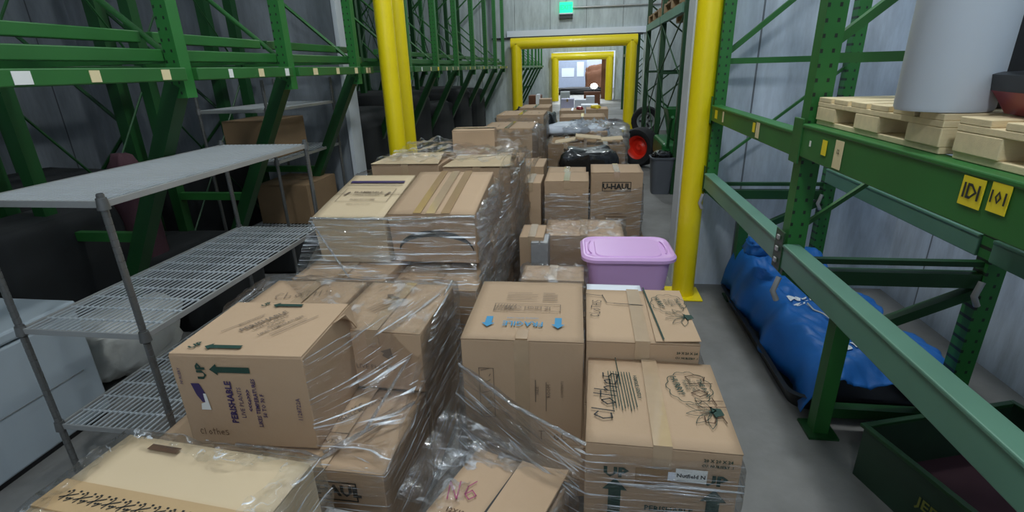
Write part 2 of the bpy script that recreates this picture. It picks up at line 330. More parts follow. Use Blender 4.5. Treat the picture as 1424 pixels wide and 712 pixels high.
def carton(label, c, size, z, rz=0, tilt=None, m='card', seam='y', tape=True, front_tape=False, prints=(), group='cardboard boxes stacked through the warehouse', amp=.005, name='cardboard_box', simple=False):
    """c = centre of base in plan, size = (w,d,h), z = base height. seam 'x': the gap runs along x."""
    NC[0] += 1; w, d, h = size
    if seam == 'none': tape = False
    t = thing(name, label, 'box', (c[0], c[1], z), rz, group, rot=(tilt+(rz,) if tilt else None))
    mb = MB(); mb.bm.free(); mb.bm = soft_box(w, d, h-.006 if not simple else h, amp, NC[0], 4 if simple else 8)
    mb.build('body', M[m], t, smooth=30, bevel=.003)
    if simple: return t
    e = .0025; sd = NC[0]
    if seam == 'none': MB().grid(lambda u, v: Vector(((u-.5)*w, (v-.5)*d, h-.003+abs(mn.noise(Vector((u*2, v*2, sd))))*.004)), 10, 10).build('top_panel', M[m], t, smooth=40, solid=.004)
    for s in ((-1, 1) if seam != 'none' else ()):
        def fl(u, v, s=s):
            if seam == 'x': x = (u-.5)*w; y = s*(.0025+v*(d/2-.0035)); k = 1-v
            else: y = (u-.5)*d; x = s*(.0025+v*(w/2-.0035)); k = 1-v
            return Vector((x, y, h-.003+abs(mn.noise(Vector((x*4, y*4, sd))))*.006*k))
        MB().grid(fl, 8, 6).build('top_flap', M[m], t, smooth=40, solid=.004)
    if tape:
        tw = .026; L_ = (w if seam == 'x' else d)/2
        g = MB().grid(lambda u, v: Vector(((u-.5)*2*L_, (v-.5)*2*tw, h+.0055)) if seam == 'x' else Vector(((v-.5)*2*tw, (u-.5)*2*L_, h+.0055)), 10, 2)
        g.build('tape', M['cleartape'], t)
        if (seam == 'y'): MB().box((-tw, -d/2-.0015, h-.07), (tw, -d/2, h+.006)).build('tape', M['cleartape'], t)
    if front_tape: MB().box((-.028, -d/2-.002, .0), (.028, -d/2-.0005, h)).build('tape', M['cleartape'], t)
    for face, mk, ink in prints:
        put(ink, mk, t, face, size)
    return t
def put(ink, mk, t, face, size, name='print'):
    w, d, h = size; e = .0035
    if face == 'top': return ink.mesh(name, M[mk], t, (0, 0, h+.0075), (1, 0, 0), (0, 1, 0))
    if face == 'front': return ink.mesh(name, M[mk], t, (0, -d/2-e, h/2), (1, 0, 0), (0, 0, 1))
    if face == 'right': return ink.mesh(name, M[mk], t, (w/2+e, 0, h/2), (0, 1, 0), (0, 0, 1))
    if face == 'left': return ink.mesh(name, M[mk], t, (-w/2-e, 0, h/2), (0, -1, 0), (0, 0, 1))
def from_px(NL, NR, zt, depth):
    a = onz(*NL, zt); b = onz(*NR, zt); v = b-a; rz = math.atan2(v.y, v.x); n = Vector((-v.y, v.x, 0)).normalized()
    c = (a+b)/2 + n*depth/2; return (c.x, c.y), v.length, rz
def corners(o, w, d, pad=.006):
    m = o.matrix_basis; return [m @ Vector((sx*(w/2+pad), sy*(d/2+pad), 0)) for sx in (-1, 1) for sy in (-1, 1)]
def hull(pts):
    P = sorted({(round(p[0], 4), round(p[1], 4)) for p in pts})
    def half(P):
        h = []
        for p in P:
            while len(h) > 1 and (h[-1][0]-h[-2][0])*(p[1]-h[-2][1])-(h[-1][1]-h[-2][1])*(p[0]-h[-2][0]) <= 0: h.pop()
            h.append(p)
        return h
    a = half(P); b = half(P[::-1]); return a[:-1]+b[:-1]
def wrap(label, pts, z0, z1, lip=.09, mi=0, group=None, topfn=None, crumple=.012, n=150, nz=26, top=False, layers=1):
    hp = [Vector(p) for p in hull(pts)]
    c = sum(hp, Vector((0, 0)))/len(hp); segs = [(hp[i], hp[(i+1) % len(hp)]) for i in range(len(hp))]; per = sum((b-a).length for a, b in segs)
    loop = []
    for k in range(n):
        s_ = per*k/n
        for a, b in segs:
            L_ = (b-a).length
            if s_ <= L_: loop.append(a+(b-a)*(s_/L_)); break
            s_ -= L_
    NC[0] += 1; sd = NC[0]; bm = bmesh.new(); rows = []
    for j in range(nz+1):
        f = j/nz; row = []
        for k, p in enumerate(loop):
            out = (p-c).normalized(); zt = z1+(topfn(p.x, p.y) if topfn else 0)
            z = z0+(zt-z0)*f
            q = Vector((p.x*5+z*3, p.y*5-z*3, z*7+sd)); off = .006+crumple*(.5+mn.noise(q))+crumple*.5*mn.noise(q*3.3)
            row.append(bm.verts.new((p.x+out.x*off, p.y+out.y*off, z+ (0.01*mn.noise(q*2) if j == nz else 0))))
        rows.append(row)
    K = 4 if not top else 12
    for j in range(1, K+1):
        f = j/K; row = []
        for k, p in enumerate(loop):
            zt = z1+(topfn(p.x, p.y) if topfn else 0); v = c-p
            dist = (v.length*f if top else lip*f*(1+.5*mn.noise(Vector((p.x*4, p.y*4, sd))))); q2 = p+v.normalized()*dist
            row.append(bm.verts.new((q2.x, q2.y, zt+.014+crumple*1.1*(mn.noise(Vector((q2.x*16, q2.y*16, sd)))+mn.noise(Vector((q2.x*40, q2.y*40, sd)))*.6))))
        rows.append(row)
    for a, b in zip(rows, rows[1:]):
        for k in range(n): bm.faces.new([a[k], a[(k+1) % n], b[(k+1) % n], b[k]])
    me = bpy.data.meshes.new('stretch_wrap'); bm.to_mesh(me); bm.free(); me.shade_smooth()
    o = link('stretch_wrap', me, FILM[mi]); tag(o, label, 'plastic wrap', group); return o
def film(parent, P, mi=0, nu=40, nv=30, amp=.012, dirn=(1, 8), name='film_sheet', sag=0):
    a, b, c, d = [Vector(p) for p in P]; NC[0] += 1; sd = NC[0]; nrm = (b-a).cross(d-a).normalized()
    def fn(u, v):
        p = a*(1-u)*(1-v)+b*u*(1-v)+c*u*v+d*(1-u)*v
        return p+nrm*amp*(mn.noise(Vector((u*dirn[0]*2, v*dirn[1], sd)))+.5*mn.noise(Vector((u*dirn[0]*5, v*dirn[1]*3, sd))))+Vector((0, 0, -sag*4*u*(1-u)))
    return MB().grid(fn, nu, nv).build(name, FILM[mi], parent, world=True, smooth=80, fix=False)
def rope(parent, pts, r=.005, name='twisted_strand'):
    NC[0] += 1; P = [Vector(p) for p in pts]; out = []
    for a, b in zip(P, P[1:]):
        for k in range(12): out.append(a.lerp(b, k/12)+Vector((0, 0, .004*mn.noise(Vector((k*.7, NC[0], 0))))))
    out.append(P[-1]); rr = [r*(1+.5*mn.noise(Vector((i*.5, NC[0], 1)))) for i in range(len(out))]
    return MB().tube(out, rr, 6).build(name, ROPE, parent, world=True, smooth=80)

# ================================================================== THE SETTING
struct('floor', M['floor'], (-5.4, -3, -.1), (3.2, 42, 0))
struct('ceiling', M['ceil'], (-5.4, -3, 6.5), (3.2, 42, 6.6))
LG = lambda n, ax: wallmat(n, (122, 128, 134), ax)  # left panels: darker copy of the wall colour, shade put into the paint
struct('wall_left', LG('left_wall_panels_shaded', 1), (-5.4, -3, 0), (-5.2, 5.1, 6.5))
struct('wall_left_far', wallmat('far_left_wall_panels_shaded', (110, 120, 122), 1), (-5.4, 5.1, 0), (-5.2, 42, 6.5))  # same panels, darkened in colour for the unlit far left side
struct('wall_right', WY_, (2.25, -3, 0), (2.4, 3.85, 6.5))
struct('wall_right_far', WY_, (2.9, 3.85, 0), (3.1, 42, 6.5))
struct('wall_back', WX_, (-5.4, -3.2, 0), (3.2, -3, 6.5))
struct('wall_partition_right', WX_, (.74, 3.85, 0), (2.9, 4.03, 6.5))
struct('wall_partition_left', LG('left_partition_panels_shaded', 0), (-5.2, 5.0, 0), (-2.36, 5.2, 6.5))
struct('trim_1', M['beigecol'], (.71, 3.83, 0), (.76, 4.06, 6.5))
struct('trim_2', M['beigecol'], (-2.37, 4.98, 0), (-2.33, 5.22, 6.5))
DW = (170, 178, 180)
wmid = wallmat('grey_metal_wall', (178, 188, 188), 0, .9)
def doorwall(Y, xl, xr, zt, tr):
    mb = MB(); mb.box((-5.2, Y, 0), (xl, Y+.2, 6.5)); mb.box((xr, Y, 0), (2.9, Y+.2, 6.5)); mb.box((xl, Y, zt), (xr, Y+.2, 6.5))
    o = mb.build('wall_'+tr, wmid); o['kind'] = 'structure'
doorwall(14, -1.9, 1.45, 2.35, 'middle'); doorwall(27.2, -1.6, 1.45, 2.3, 'far')
struct('trim_3', M['white'], (-2.0, 13.93, 2.38), (1.5, 14, 2.52))
struct('trim_4', M['black'], (-2.4, 13.95, 2.33), (1.4, 14, 2.37))
struct('wall_end', mat('end_wall', (205, 210, 225), .5), (-5.2, 41, 0), (2.9, 41.2, 6.5))

# exit sign, conduit
t = thing('exit_sign', 'small lit green sign on the grey wall above the first yellow door guard', 'sign', (-.5, 13.9, 2.86))
MB().box((-.16, -.04, .02), (.16, .06, .26)).build('sign_face', M['exitg'], t, bevel=.006)
MB().box((-.17, -.05, -.01), (.17, .08, .02)).build('bottom_cover', M['white'], t)
MB().box((-.16, 0, -.1), (.16, .1, -.01)).build('battery_box', M['black'], t)
Ink().text('EXIT', 0, 0, .14, bold=.02).mesh('lettering', mat('sign_letters', (10, 190, 130), .5, emis=.7), t, (0, -.045, .14), (1, 0, 0), (0, 0, 1))
o = MB().tube([(-.34, 13.96, 3.0), (1.3, 13.96, 3.0), (2.8, 13.96, 3.0)], .02).build('electrical_conduit', M['steel'], smooth=60); tag(o, 'thin grey conduit running right from the green exit sign', 'conduit')
o = MB().tube([(-.5, 13.96, 3.12), (-.5, 13.96, 6.4)], .015).build('electrical_conduit', M['steel'], smooth=60); tag(o, 'thin conduit rising from the top of the green exit sign', 'conduit')

# yellow pipes and door guards
def pipe(x, y, r, label, lean=0, zt=4.2):
    t = thing('yellow_bollard', label, 'bollard', (x, y, 0))
    MB().lathe([(r, .01), (r, zt)], n=28).build('pipe', M['yellow'], t, smooth=50)
    MB().box((-r*1.6, -r*1.6, 0), (r*1.6, r*1.6, .012)).build('base_plate', M['yellow'], t, bevel=.004)
pipe(.765, 3.64, .078, 'tall yellow steel pipe guarding the right wall edge beside the lilac tote')
p_ = ony(544, 120, 4.6); pipe(p_.x, 4.6, .080, 'nearer and wider of the two yellow pipes behind the wrapped boxes on the left')
pipe(ony(561, 120, 5.35).x, 5.35, .082, 'farther of the paired yellow pipes on the left, half hidden behind the nearer one')
def guard(Y, xl, xr, zt, r, label):
    t = thing('door_guard_frame', label, 'door guard', ((xl+xr)/2, Y, 0)); hx = (xr-xl)/2
    for s in (-1, 1): MB().tube([(s*hx, 0, .0), (s*hx, 0, zt)], r, 20).build('post', M['yellow'], t, smooth=50)
    MB().tube([(-hx-r, 0, zt), (hx+r, 0, zt)], r, 20).build('crossbar', M['yellow'], t, smooth=50)
a = ony(719, 110, 13.75); b = ony(876, 110, 13.75)
guard(13.75, a.x, b.x, ony(800, 58, 13.75).z, .135, 'larger yellow pipe goalpost frame around the nearer doorway')
a = ony(772, 110, 26.9); b = ony(847, 110, 26.9)
guard(26.9, a.x, b.x, ony(812, 78, 26.9).z, .18, 'smaller yellow pipe goalpost frame around the farther doorway')

# ================================================================== RACKS
def upright_slant(t, x0, x1, Y, zb, ztop, leg_x, mat_=None, lacing=True, w=.075, rear2=False, seedz=0, zlow=.12, strut=True):
    """one frame of the left racks: front post stops at the beams, a slanted leg runs back to the floor"""
    g = mat_ or M['greenhole']; up = (0, 1, 0)
    MB().box((x0-w/2, Y-w/2, zb-.07), (x0+w/2, Y+w/2, ztop)).build('upright', g, t, True)
    MB().box((x1-w/2, Y-w/2, 0), (x1+w/2, Y+w/2, ztop)).build('upright', M['dgreen'], t, True)
    MB().bar((x0-.03, Y, zb+.0), (leg_x, Y, .03), .08, .085, up).build('slant_leg', M['dgreen'], t, True)
    if strut: MB().bar((x1+.03, Y, .78), (leg_x+(x0-leg_x)*.45, Y, .78), .04, .055).build('cross_strut', M['green'], t, True)
    MB().bar((x0, Y, zb+.12), (x1, Y, zb+.12), .03, .04).build('cross_strut', M['green'], t, True)
    if lacing:
        z = zb+.1; s = 0
        while z < ztop-.3:
            a, b = (x0, x1) if s % 2 == 0 else (x1, x0); dz = min(.95, ztop-z-.05)
            MB().tube([(a-.0, Y, z), (b, Y, z+dz)], .016, 6).build('lacing_brace', M['green'], t, True, smooth=60); z += dz; s += 1
def left_rack(label, Ys, x0=-2.05, x1=-3.15, ext=(0, 0), ztop=4.6, zb=1.62, stickers=True, xb=True, rods=True, leg=-2.95):
    t = thing('pallet_rack', label, 'pallet rack', (x0, Ys[0], 0))
    for Y in Ys: upright_slant(t, x0, x1, Y, zb, ztop, leg)
    ya, yb = Ys[0]-ext[0], Ys[-1]+ext[1]
    pts = [ya]+list(Ys)+[yb] if ext[0] else list(Ys)+([yb] if ext[1] else [])
    rl = [(x0+.045, 1.665, .062), (x0-.06, 1.755, .058), (x0-.16, 1.845, .055), (x1, 1.70, .07)]
    for q, (x, zc, h) in enumerate(rl):
        for a, b in zip(pts, pts[1:]):
            be = MB().box((x-.022, a+.04, zc-h/2), (x+.022, b-.04, zc+h/2)).build('beam', M['green' if q != 3 else 'dgreen'], t, True, bevel=.005)
            if q == 0 and stickers:
                for k in range(3 if b-a > .9 else 2):
                    yy = a+(b-a)*(.25+.3*k)+rnd.uniform(-.05, .05); ww = rnd.uniform(.03, .07); m_ = rnd.choice(['sticker', 'wstick', 'sticker', 'ystick'])
                    MB().box((x+.0225, yy, zc-.024), (x+.0245, yy+ww, zc+.022)).build('sticker', M[m_], be, True)
    if rods:
        for a, b in zip(Ys, Ys[1:]):
            for z0, z1 in ((.3, 1.6), (1.75, 3.2)):
                MB().tube([(x1-.04, a, z0), (x1-.04, b, z1)], .008, 5).build('bracing_rod', M['steel' if False else 'dgreen'], t, True)
                MB().tube([(x1-.05, b, z0), (x1-.05, a, z1)], .008, 5).build('bracing_rod', M['dgreen'], t, True)
    return t
left_rack('green steel pallet rack with slanted legs along the left side, nearest the camera', [1.32, 2.5, 3.5, 4.62], ext=(.9, .3))
left_rack('long green pallet rack beyond the paired yellow pipes on the left', [6.1, 7.3, 8.5, 9.8, 11.1, 12.3, 13.5], ext=(.6, .3))
left_rack('back row of dark green racking against the left wall beyond the yellow pipes', [5.9, 7.1, 8.3, 9.5, 10.7, 11.9, 13.2], x0=-3.6, x1=-4.5, stickers=False, leg=-4.3)
left_rack('small distant green rack seen through the nearer yellow doorway', [15.2, 16.6, 18.0, 19.5, 21, 22.5, 24, 25.5], ext=(.5, .5), stickers=False, rods=False)
t = thing('pallet_rack', 'back-to-back green rack behind the slanted-leg rack at far left', 'pallet rack', (-3.42, 1.3, 0))
for Y in (1.3, 2.5, 3.5, 4.62):
    MB().box((-3.46, Y-.04, 0), (-3.37, Y+.04, 4.6)).build('upright', M['dgreen'], t, True)
    MB().box((-4.5, Y-.04, 0), (-4.42, Y+.04, 4.6)).build('upright', M['dgreen'], t, True)
    for k in range(4): MB().tube([(-3.42 if k % 2 else -4.46, Y, .3+k), (-4.46 if k % 2 else -3.42, Y, 1.3+k)], .014, 6).build('lacing_brace', M['dgreen'], t, True)
for a, b in ((.5, 1.26), (1.34, 2.46), (2.54, 3.46), (3.54, 4.58)):
    for x in (-3.415, -4.46): MB().box((x-.02, a, 1.62), (x+.02, b, 1.74)).build('beam', M['dgreen'], t, True)

# right rack beside the aisle
t = thing('pallet_rack', 'green pallet rack with offset legs on the right, holding the wooden pallets', 'pallet rack', (.87, 3.6, 0))
RK = t; X0, X1 = .87, 1.63
for Y in (3.6, 2.13, .62):
    MB().box((X0-.035, Y-.035, .80), (X0+.035, Y+.035, 4.0)).build('upright', M['greenhole'], t, True)
    MB().box((X1-.035, Y-.035, 0), (X1+.035, Y+.035, 4.0)).build('upright', M['greenhole'], t, True)
    MB().bar((X0+.0, Y, .82), (1.12, Y, .60), .06, .07, (0, 1, 0)).build('slant_leg', M['green'], t, True)
    MB().box((1.09, Y-.035, 0), (1.155, Y+.035, .64)).build('lower_leg', M['green'], t, True)
    MB().box((1.06, Y-.07, 0), (1.19, Y+.07, .012)).build('foot_plate', M['dgreen'], t, True)
    MB().bar((1.13, Y, .58), (1.6, Y, .13), .05, .05, (0, 1, 0)).build('diagonal_brace', M['dgreen'], t, True)
    MB().bar((1.15, Y, .12), (1.6, Y, .12), .05, .05).build('cross_strut', M['dgreen'], t, True)
    MB().bar((X0+.035, Y, .86), (1.6, Y, .86), .03, .022).build('cross_strut', M['dgreen'], t, True)
    MB().bar((X0+.035, Y, .79), (1.6, Y, .79), .05, .06).build('cross_strut', M['dgreen'], t, True)
    MB().bar((1.6, Y, .74), (1.22, Y, .54), .04, .045, (0, 1, 0)).build('diagonal_brace', M['dgreen'], t, True)
    zz = .98
    for k in range(4):
        MB().bar((X0, Y+.01, zz), (X1, Y+.01, zz+.64), .016 if k != 1 else .03, .018 if k != 1 else .035, (0, 1, 0)).build('lacing_brace', M['green'], t, True)
        MB().bar((X0, Y, zz+.67), (X1, Y, zz+.67), .03, .035).build('cross_strut', M['green'], t, True); zz += .70
def beam(nm, x, a, b, z0, z1, th, m, lipz=.012):
    mb = MB().box((x-th/2, a, z0), (x+th/2, b, z1)); mb.box((x-th/2-.004, a, z1-lipz), (x+th/2+.012, b, z1+.002)); o = mb.build(nm, M[m], RK, True, bevel=.004); return o
def seg(a, b): return (min(a, b)+.037, max(a, b)-.037)
b1 = beam('upper_beam', .845, *seg(3.6, 2.13), 1.29, 1.385, .05, 'brightgreen')
b2 = beam('upper_beam', .845, *seg(2.13, .62), 1.30, 1.42, .05, 'brightgreen')
beam('lower_beam', .845, *seg(3.6, 2.13), .84, .94, .05, 'greygreen'); beam('lower_beam', .845, *seg(2.13, .62), .84, .94, .05, 'greygreen'); beam('lower_beam', .845, -.5, .585, .84, .94, .05, 'greygreen')
beam('upper_beam', .845, -.5, .585, 1.30, 1.42, .05, 'brightgreen')
for a, b in ((3.6, 2.13), (2.13, .62)):
    beam('rear_beam', 1.61, *seg(a, b), .88, .97, .05, 'greygreen'); beam('rear_beam', 1.64, *seg(a, b), 1.30, 1.40, .04, 'dgreen')
for Y in (3.6, 2.13):
    for z0 in (1.27, .82): MB().box((.815, Y-.045, z0), (.822, Y+.045, z0+.17)).build('connector_plate', M['green' if z0 > 1 else 'dgreen'], t, True, bevel=.003)
    for dz in (.0, .05, .1): MB().box((.806, Y-.012, .85+dz), (.815, Y+.012, .87+dz)).build('connector_hook', M['steel'], t, True, bevel=.003)
    for px in (X0, X1): MB().tube([(px-.05, Y-.05, .80), (px-.07, Y-.06, .74), (px-.05, Y-.06, .70)], .012, 8).build('safety_pin', M['steel'], t, True, smooth=60)
def stick(bm_, y, z, w, h, m, txt=None, x=.8185):
    o = MB().box((x-.0015, y-w/2, z-h/2), (x, y+w/2, z+h/2)).build('sticker', M[m], bm_, True)
    if txt:
        ik = Ink()
        for s_, dx, dz, sz in txt: ik.text(s_, dx, dz, sz, bold=.02)
        ik.mesh('sticker_print', M['ink'], bm_, (x-.003, y, z), (0, -1, 0), (0, 0, 1), True)
stick(b1, 3.42, 1.34, .06, .05, 'ystick'); stick(b1, 3.25, 1.34, .03, .06, 'sticker'); stick(b1, 2.66, 1.345, .035, .045, 'ystick'); stick(b1, 2.6, 1.34, .05, .075, 'sticker')
stick(b2, 1.885, 1.362, .035, .05, 'ystick'); stick(b2, 1.78, 1.355, .055, .09, 'sticker', [('12', 0, .01, .02)]); stick(b2, 2.0, 1.36, .012, .02, 'wstick')
stick(b2, 1.175, 1.375, .065, .062, 'ystick', [('1', -.02, .0, .045), ('D', 0.002, 0, .045), ('1', .022, 0, .045)]); stick(b2, 1.10, 1.38, .05, .06, 'ystick', [('101', 0, 0, .035)])

# right rack of the next room
t = thing('pallet_rack', 'tall slender dark green rack beyond the right partition, pallets on its upper beam', 'pallet rack', (1.2, 8.8, 0))
for Y in (6.9, 8.9, 10.9):
    for x in (1.2, 2.2): MB().box((x-.04, Y-.04, 0), (x+.04, Y+.04, 4.4)).build('upright', M['dgreen'], t, True)
    for k in range(5):
        a, b = (1.2, 2.2) if k % 2 else (2.2, 1.2)
        MB().tube([(a, Y, .3+k*.8), (b, Y, 1.1+k*.8)], .015, 6).build('lacing_brace', M['dgreen'], t, True)
    MB().bar((1.2, Y, 1.5), (2.2, Y, 1.5), .03, .04).build('cross_strut', M['dgreen'], t, True)
for a, b in ((6.95, 8.85), (8.95, 10.85)):
    for x in (1.17, 2.2):
        MB().box((x-.03, a, 2.22), (x+.03, b, 2.33)).build('beam', M['greygreen'], t, True)
        MB().tube([(x, a, .4), (x, b, 1.5)], .01, 5).build('bracing_rod', M['dgreen'], t, True); MB().tube([(x, b, .4), (x, a, 1.5)], .01, 5).build('bracing_rod', M['dgreen'], t, True)
        MB().tube([(x, a, 1.5), (x, b, 2.2)], .01, 5).build('bracing_rod', M['dgreen'], t, True); MB().tube([(x, b, 1.5), (x, a, 2.2)], .01, 5).build('bracing_rod', M['dgreen'], t, True)
t = thing('pallet_rack', 'thin distant green rack just inside the right of the nearer yellow doorway', 'pallet rack', (1.5, 16, 0))
for Y in (15.5, 17, 19, 21):
    for x in (1.45, 2.3): MB().box((x-.04, Y-.04, 0), (x+.04, Y+.04, 4.2)).build('upright', M['dgreen'], t, True)
    for k in range(4): MB().tube([(1.45 if k % 2 else 2.3, Y, .4+k*.8), (2.3 if k % 2 else 1.45, Y, 1.2+k*.8)], .018, 6).build('lacing_brace', M['dgreen'], t, True)
for a, b in ((15.54, 16.96), (17.04, 18.96), (19.04, 20.96)): MB().box((1.42, a, 1.9), (1.48, b, 2.0)).build('beam', M['dgreen'], t, True)

# ================================================================== WOODEN PALLETS
def pallet(label, c, size, z, rz=0, m='wood', group=None, along='y'):
    """block pallet; size (x,y,h)"""
    w, d, h = size; t = thing('wooden_pallet', label, 'pallet', (c[0], c[1], z), rz, group); th = .016; bh = h-3*th
    for j in range(3):
        x = -w/2+.05+(w-.1)*j/2
        MB().box((x-.045, -d/2, 0), (x+.045, d/2, th)).build('bottom_board', M[m], t, bevel=.002)
        for k in range(3):
            y = -d/2+.07+(d-.14)*k/2
            MB().box((x-.05, y-.07, th), (x+.05, y+.07, th+bh)).build('block', M[m], t, bevel=.003)
        MB().box((x-.05, -d/2, th+bh), (x+.05, d/2, 2*th+bh)).build('stringer_board', M[m], t, bevel=.002)
    n = 6
    for k in range(n):
        y = -d/2+.05+(d-.1)*k/(n-1)
        MB().box((-w/2, y-.048, 2*th+bh), (w/2, y+.048, 3*th+bh)).build('deck_board', M[m], t, bevel=.002)
    return t
pallet('pale wooden pallet on the right rack beam, its open blocks facing the aisle', (1.25, 1.72), (.80, .70, .095), 1.423)
pallet('nearer wooden pallet on the right rack, carrying the red and black tub', (1.25, .93), (.80, .78, .095), 1.423, m='wood')
pallet('brown pallet on the high beam of the rack beyond the partition', (1.7, 7.9), (1.1, 1.5, .14), 2.333, m='oldwood')
pallet('second brown pallet farther along the high beam beyond the partition', (1.7, 9.9), (1.1, 1.5, .14), 2.333, m='oldwood')
bq = onz(1308, 157, 1.52); bd = Vector((bq.x, bq.y, 0)).normalized(); bq = bq+bd*.105
tag(MB().lathe([(0, 0), (.098, 0), (.102, .008), (.102, .9), (.10, .92), (.08, .925), (0, .925)], (bq.x, bq.y, 1.520), 48).build('white_drum', M['barrel'], smooth=40), 'tall white drum standing upright on the pale pallet at top right', 'drum')
tq = onz(1376, 163, 1.52)
t = thing('storage_tub', 'dark red tub with black lid on the nearer pallet at the right edge', 'tub', (tq.x+.27, tq.y-.10, 1.520), R(-12))
def rrect(w, d, r, n=6):
    P = []
    for cx, cy, a0 in ((w/2-r, d/2-r, 0), (-w/2+r, d/2-r, 90), (-w/2+r, -d/2+r, 180), (w/2-r, -d/2+r, 270)):
        for k in range(n+1): a = R(a0+90*k/n); P.append((cx+r*math.cos(a), cy+r*math.sin(a)))
    return P
def loft(secs, cap=True):
    mb = MB(); rings = []
    for pts, z in secs: rings.append([mb.bm.verts.new((x, y, z)) for x, y in pts])
    for a, b in zip(rings, rings[1:]):
        n = len(a)
        for k in range(n): mb.bm.faces.new([a[k], a[(k+1) % n], b[(k+1) % n], b[k]])
    if cap: mb.bm.faces.new(rings[0][::-1]); mb.bm.faces.new(rings[-1])
    return mb
loft([(rrect(.44, .34, .04), 0), (rrect(.49, .39, .05), .045), (rrect(.5, .4, .05), .05)]).build('tub_body', M['red'], t, smooth=40)
loft([(rrect(.50, .40, .05), .05), (rrect(.51, .41, .05), .085), (rrect(.48, .38, .05), .09)]).build('lid', M['black'], t, smooth=40)
bf = ony(1384, 112, 1.52)
t = thing('display_stand', 'black upright stand rising behind the red tub at the top right corner', 'stand', (bf.x+.02, 1.54, 1.520))
MB().box((-.045, -.03, 0), (.05, .03, 1.1)).build('upright_post', M['black'], t, bevel=.004); MB().box((-.07, -.07, 0), (.09, .07, .02)).build('foot_plate', M['black'], t, bevel=.004)

# ================================================================== WIRE SHELVING
def wire_shelf_unit(label, x0, x1, y0, y1, levels, ztop, nw=21, nc=13, mm=('chrome', 'darkchrome'), grooves=True):
    t = thing('wire_shelving_unit', label, 'wire shelving', ((x0+x1)/2, (y0+y1)/2, 0)); rc = .0128
    for x in (x0, x1):
        for y in (y0, y1):
            prof = []; z = .02
            while z < ztop:
                prof += [(rc, z), (rc, z+.024), (rc*.86, z+.0245), (rc*.86, z+.0275)] if grooves else [(rc, z)]; z += .028
            prof += [(rc, ztop), (rc*.6, ztop+.004)]
            p = MB().lathe([(rc*1.2, 0), (rc*1.2, .02)]+prof, (x, y, 0), 12).build('post', M[mm[1]], t, True, smooth=25)
            for z in levels: MB().lathe([(.021, z-.03), (.017, z+.012)], (x, y, 0), 14).build('collar', M[mm[1]], p, True, smooth=40)
    for z in levels:
        mb = MB(); a = .004
        for y in (y0, y1): mb.box((x0, y-.005, z-.024), (x1, y+.005, z+.001)) if True else 0
        for x in (x0, x1): mb.box((x-.005, y0, z-.024), (x+.005, y1, z+.001))
        mb.build('rim', M['steel'], t, True, bevel=.002)
        mb = MB()
        for k in range(1, nw): x = x0+(x1-x0)*k/nw; mb.bar((x, y0, z-.001), (x, y1, z-.001), .006, .005)
        for k in range(1, nc):
            y = y0+(y1-y0)*k/nc; mb.bar((x0, y, z-.006), (x1, y, z-.007), .0075, .006)
        mb.build('wire_deck', M[mm[0]], t, True)
    return t
wire_shelf_unit('chrome wire shelving unit with three shelves standing left of the wrapped boxes', -2.222, -1.665, 1.516, 2.90, (.26, .725, 1.252), 1.264)
wire_shelf_unit('second grey wire shelving unit farther back behind the slanted green legs', -3.0, -2.42, 3.75, 4.85, (.35, 1.0, 1.40), 1.6, nw=16, nc=8)

# ================================================================== LEFT FLOOR THINGS
t = thing('chest_freezer', 'white chest freezer with flat lid behind the wire shelving at far left', 'freezer', (-2.86, 1.40, 0))
MB().box((-.42, -.56, .03), (.42, .52, .59)).build('body', M['freezer'], t, bevel=.012)
MB().box((-.425, -.565, .597), (.425, .525, .65)).build('lid', M['freezer'], t, bevel=.012)
MB().box((-.40, -.54, 0), (.40, .5, .03)).build('plinth', M['black'], t)
MB().box((.421, -.1, .30), (.424, .45, .303)).build('seam', M['steel'], t)
def lump(name, label, cat, c, s, m, seed=1, amp=.25, group=None, fl=.6, n=(28, 18)):
    def fn(u, v):
        th = 2*math.pi*u; ph = math.pi*(v-.5); p = Vector((math.cos(ph)*math.cos(th), math.cos(ph)*math.sin(th), math.sin(ph)))
        q = Vector([math.copysign(abs(x)**fl, x) for x in p]); r = 1+amp*mn.noise(p*2.2+Vector((seed, 0, 0)))+amp*.5*mn.noise(p*6+Vector((seed, 3, 0)))
        z = q.z*r; z = max(z, -.92)
        return Vector((c[0]+q.x*r*s[0]/2, c[1]+q.y*r*s[1]/2, c[2]+(z+.92)/1.9*s[2]))
    mb = MB().grid(fn, *n); bmesh.ops.remove_doubles(mb.bm, verts=mb.bm.verts, dist=.0005)
    o = mb.build(name, M[m], smooth=75); return tag(o, label, cat, group)
lump('cloth_sack', 'slumped pale sack lying on the floor behind the wire shelving', 'sack', (-2.72, 2.35, 0.02), (.42, .6, .36), 'sack', 3)
lump('cloth_sack', 'dark maroon covered roll standing under the left rack', 'roll', (-3.0, 2.95, 0.02), (.22, .22, 1.15), 'maroon', 5, .1)
lump('blue_bag', 'small dark blue bag low between the yellow pipes and the green legs', 'bag', (-2.7, 6.4, .02), (.5, .5, .6), 'maroon', 8)
carton('tan cardboard box between the upper shelves of the rear wire unit', (-2.72, 4.15), (.44, .5, .30), 1.003, m='tan', seam='x', tape=False)
carton('dull tan cardboard box on the bottom shelf of the rear wire unit', (-2.7, 4.45), (.5, .55, .36), .353, m='tan', seam='x', tape=False)
def load(label, c, s_, m='shadeblack'):  # added black masses stand in for the shade under the left racks
    M.setdefault('shadeblack', mat('black_shade_fill', (24, 26, 27), .85, var=.3, bump=.5, bscale=8)); lump('shade_mass', label, 'added dark mass', c, s_, m, int(c[1]*7), .04, 'added dark masses under the left racks', .22)
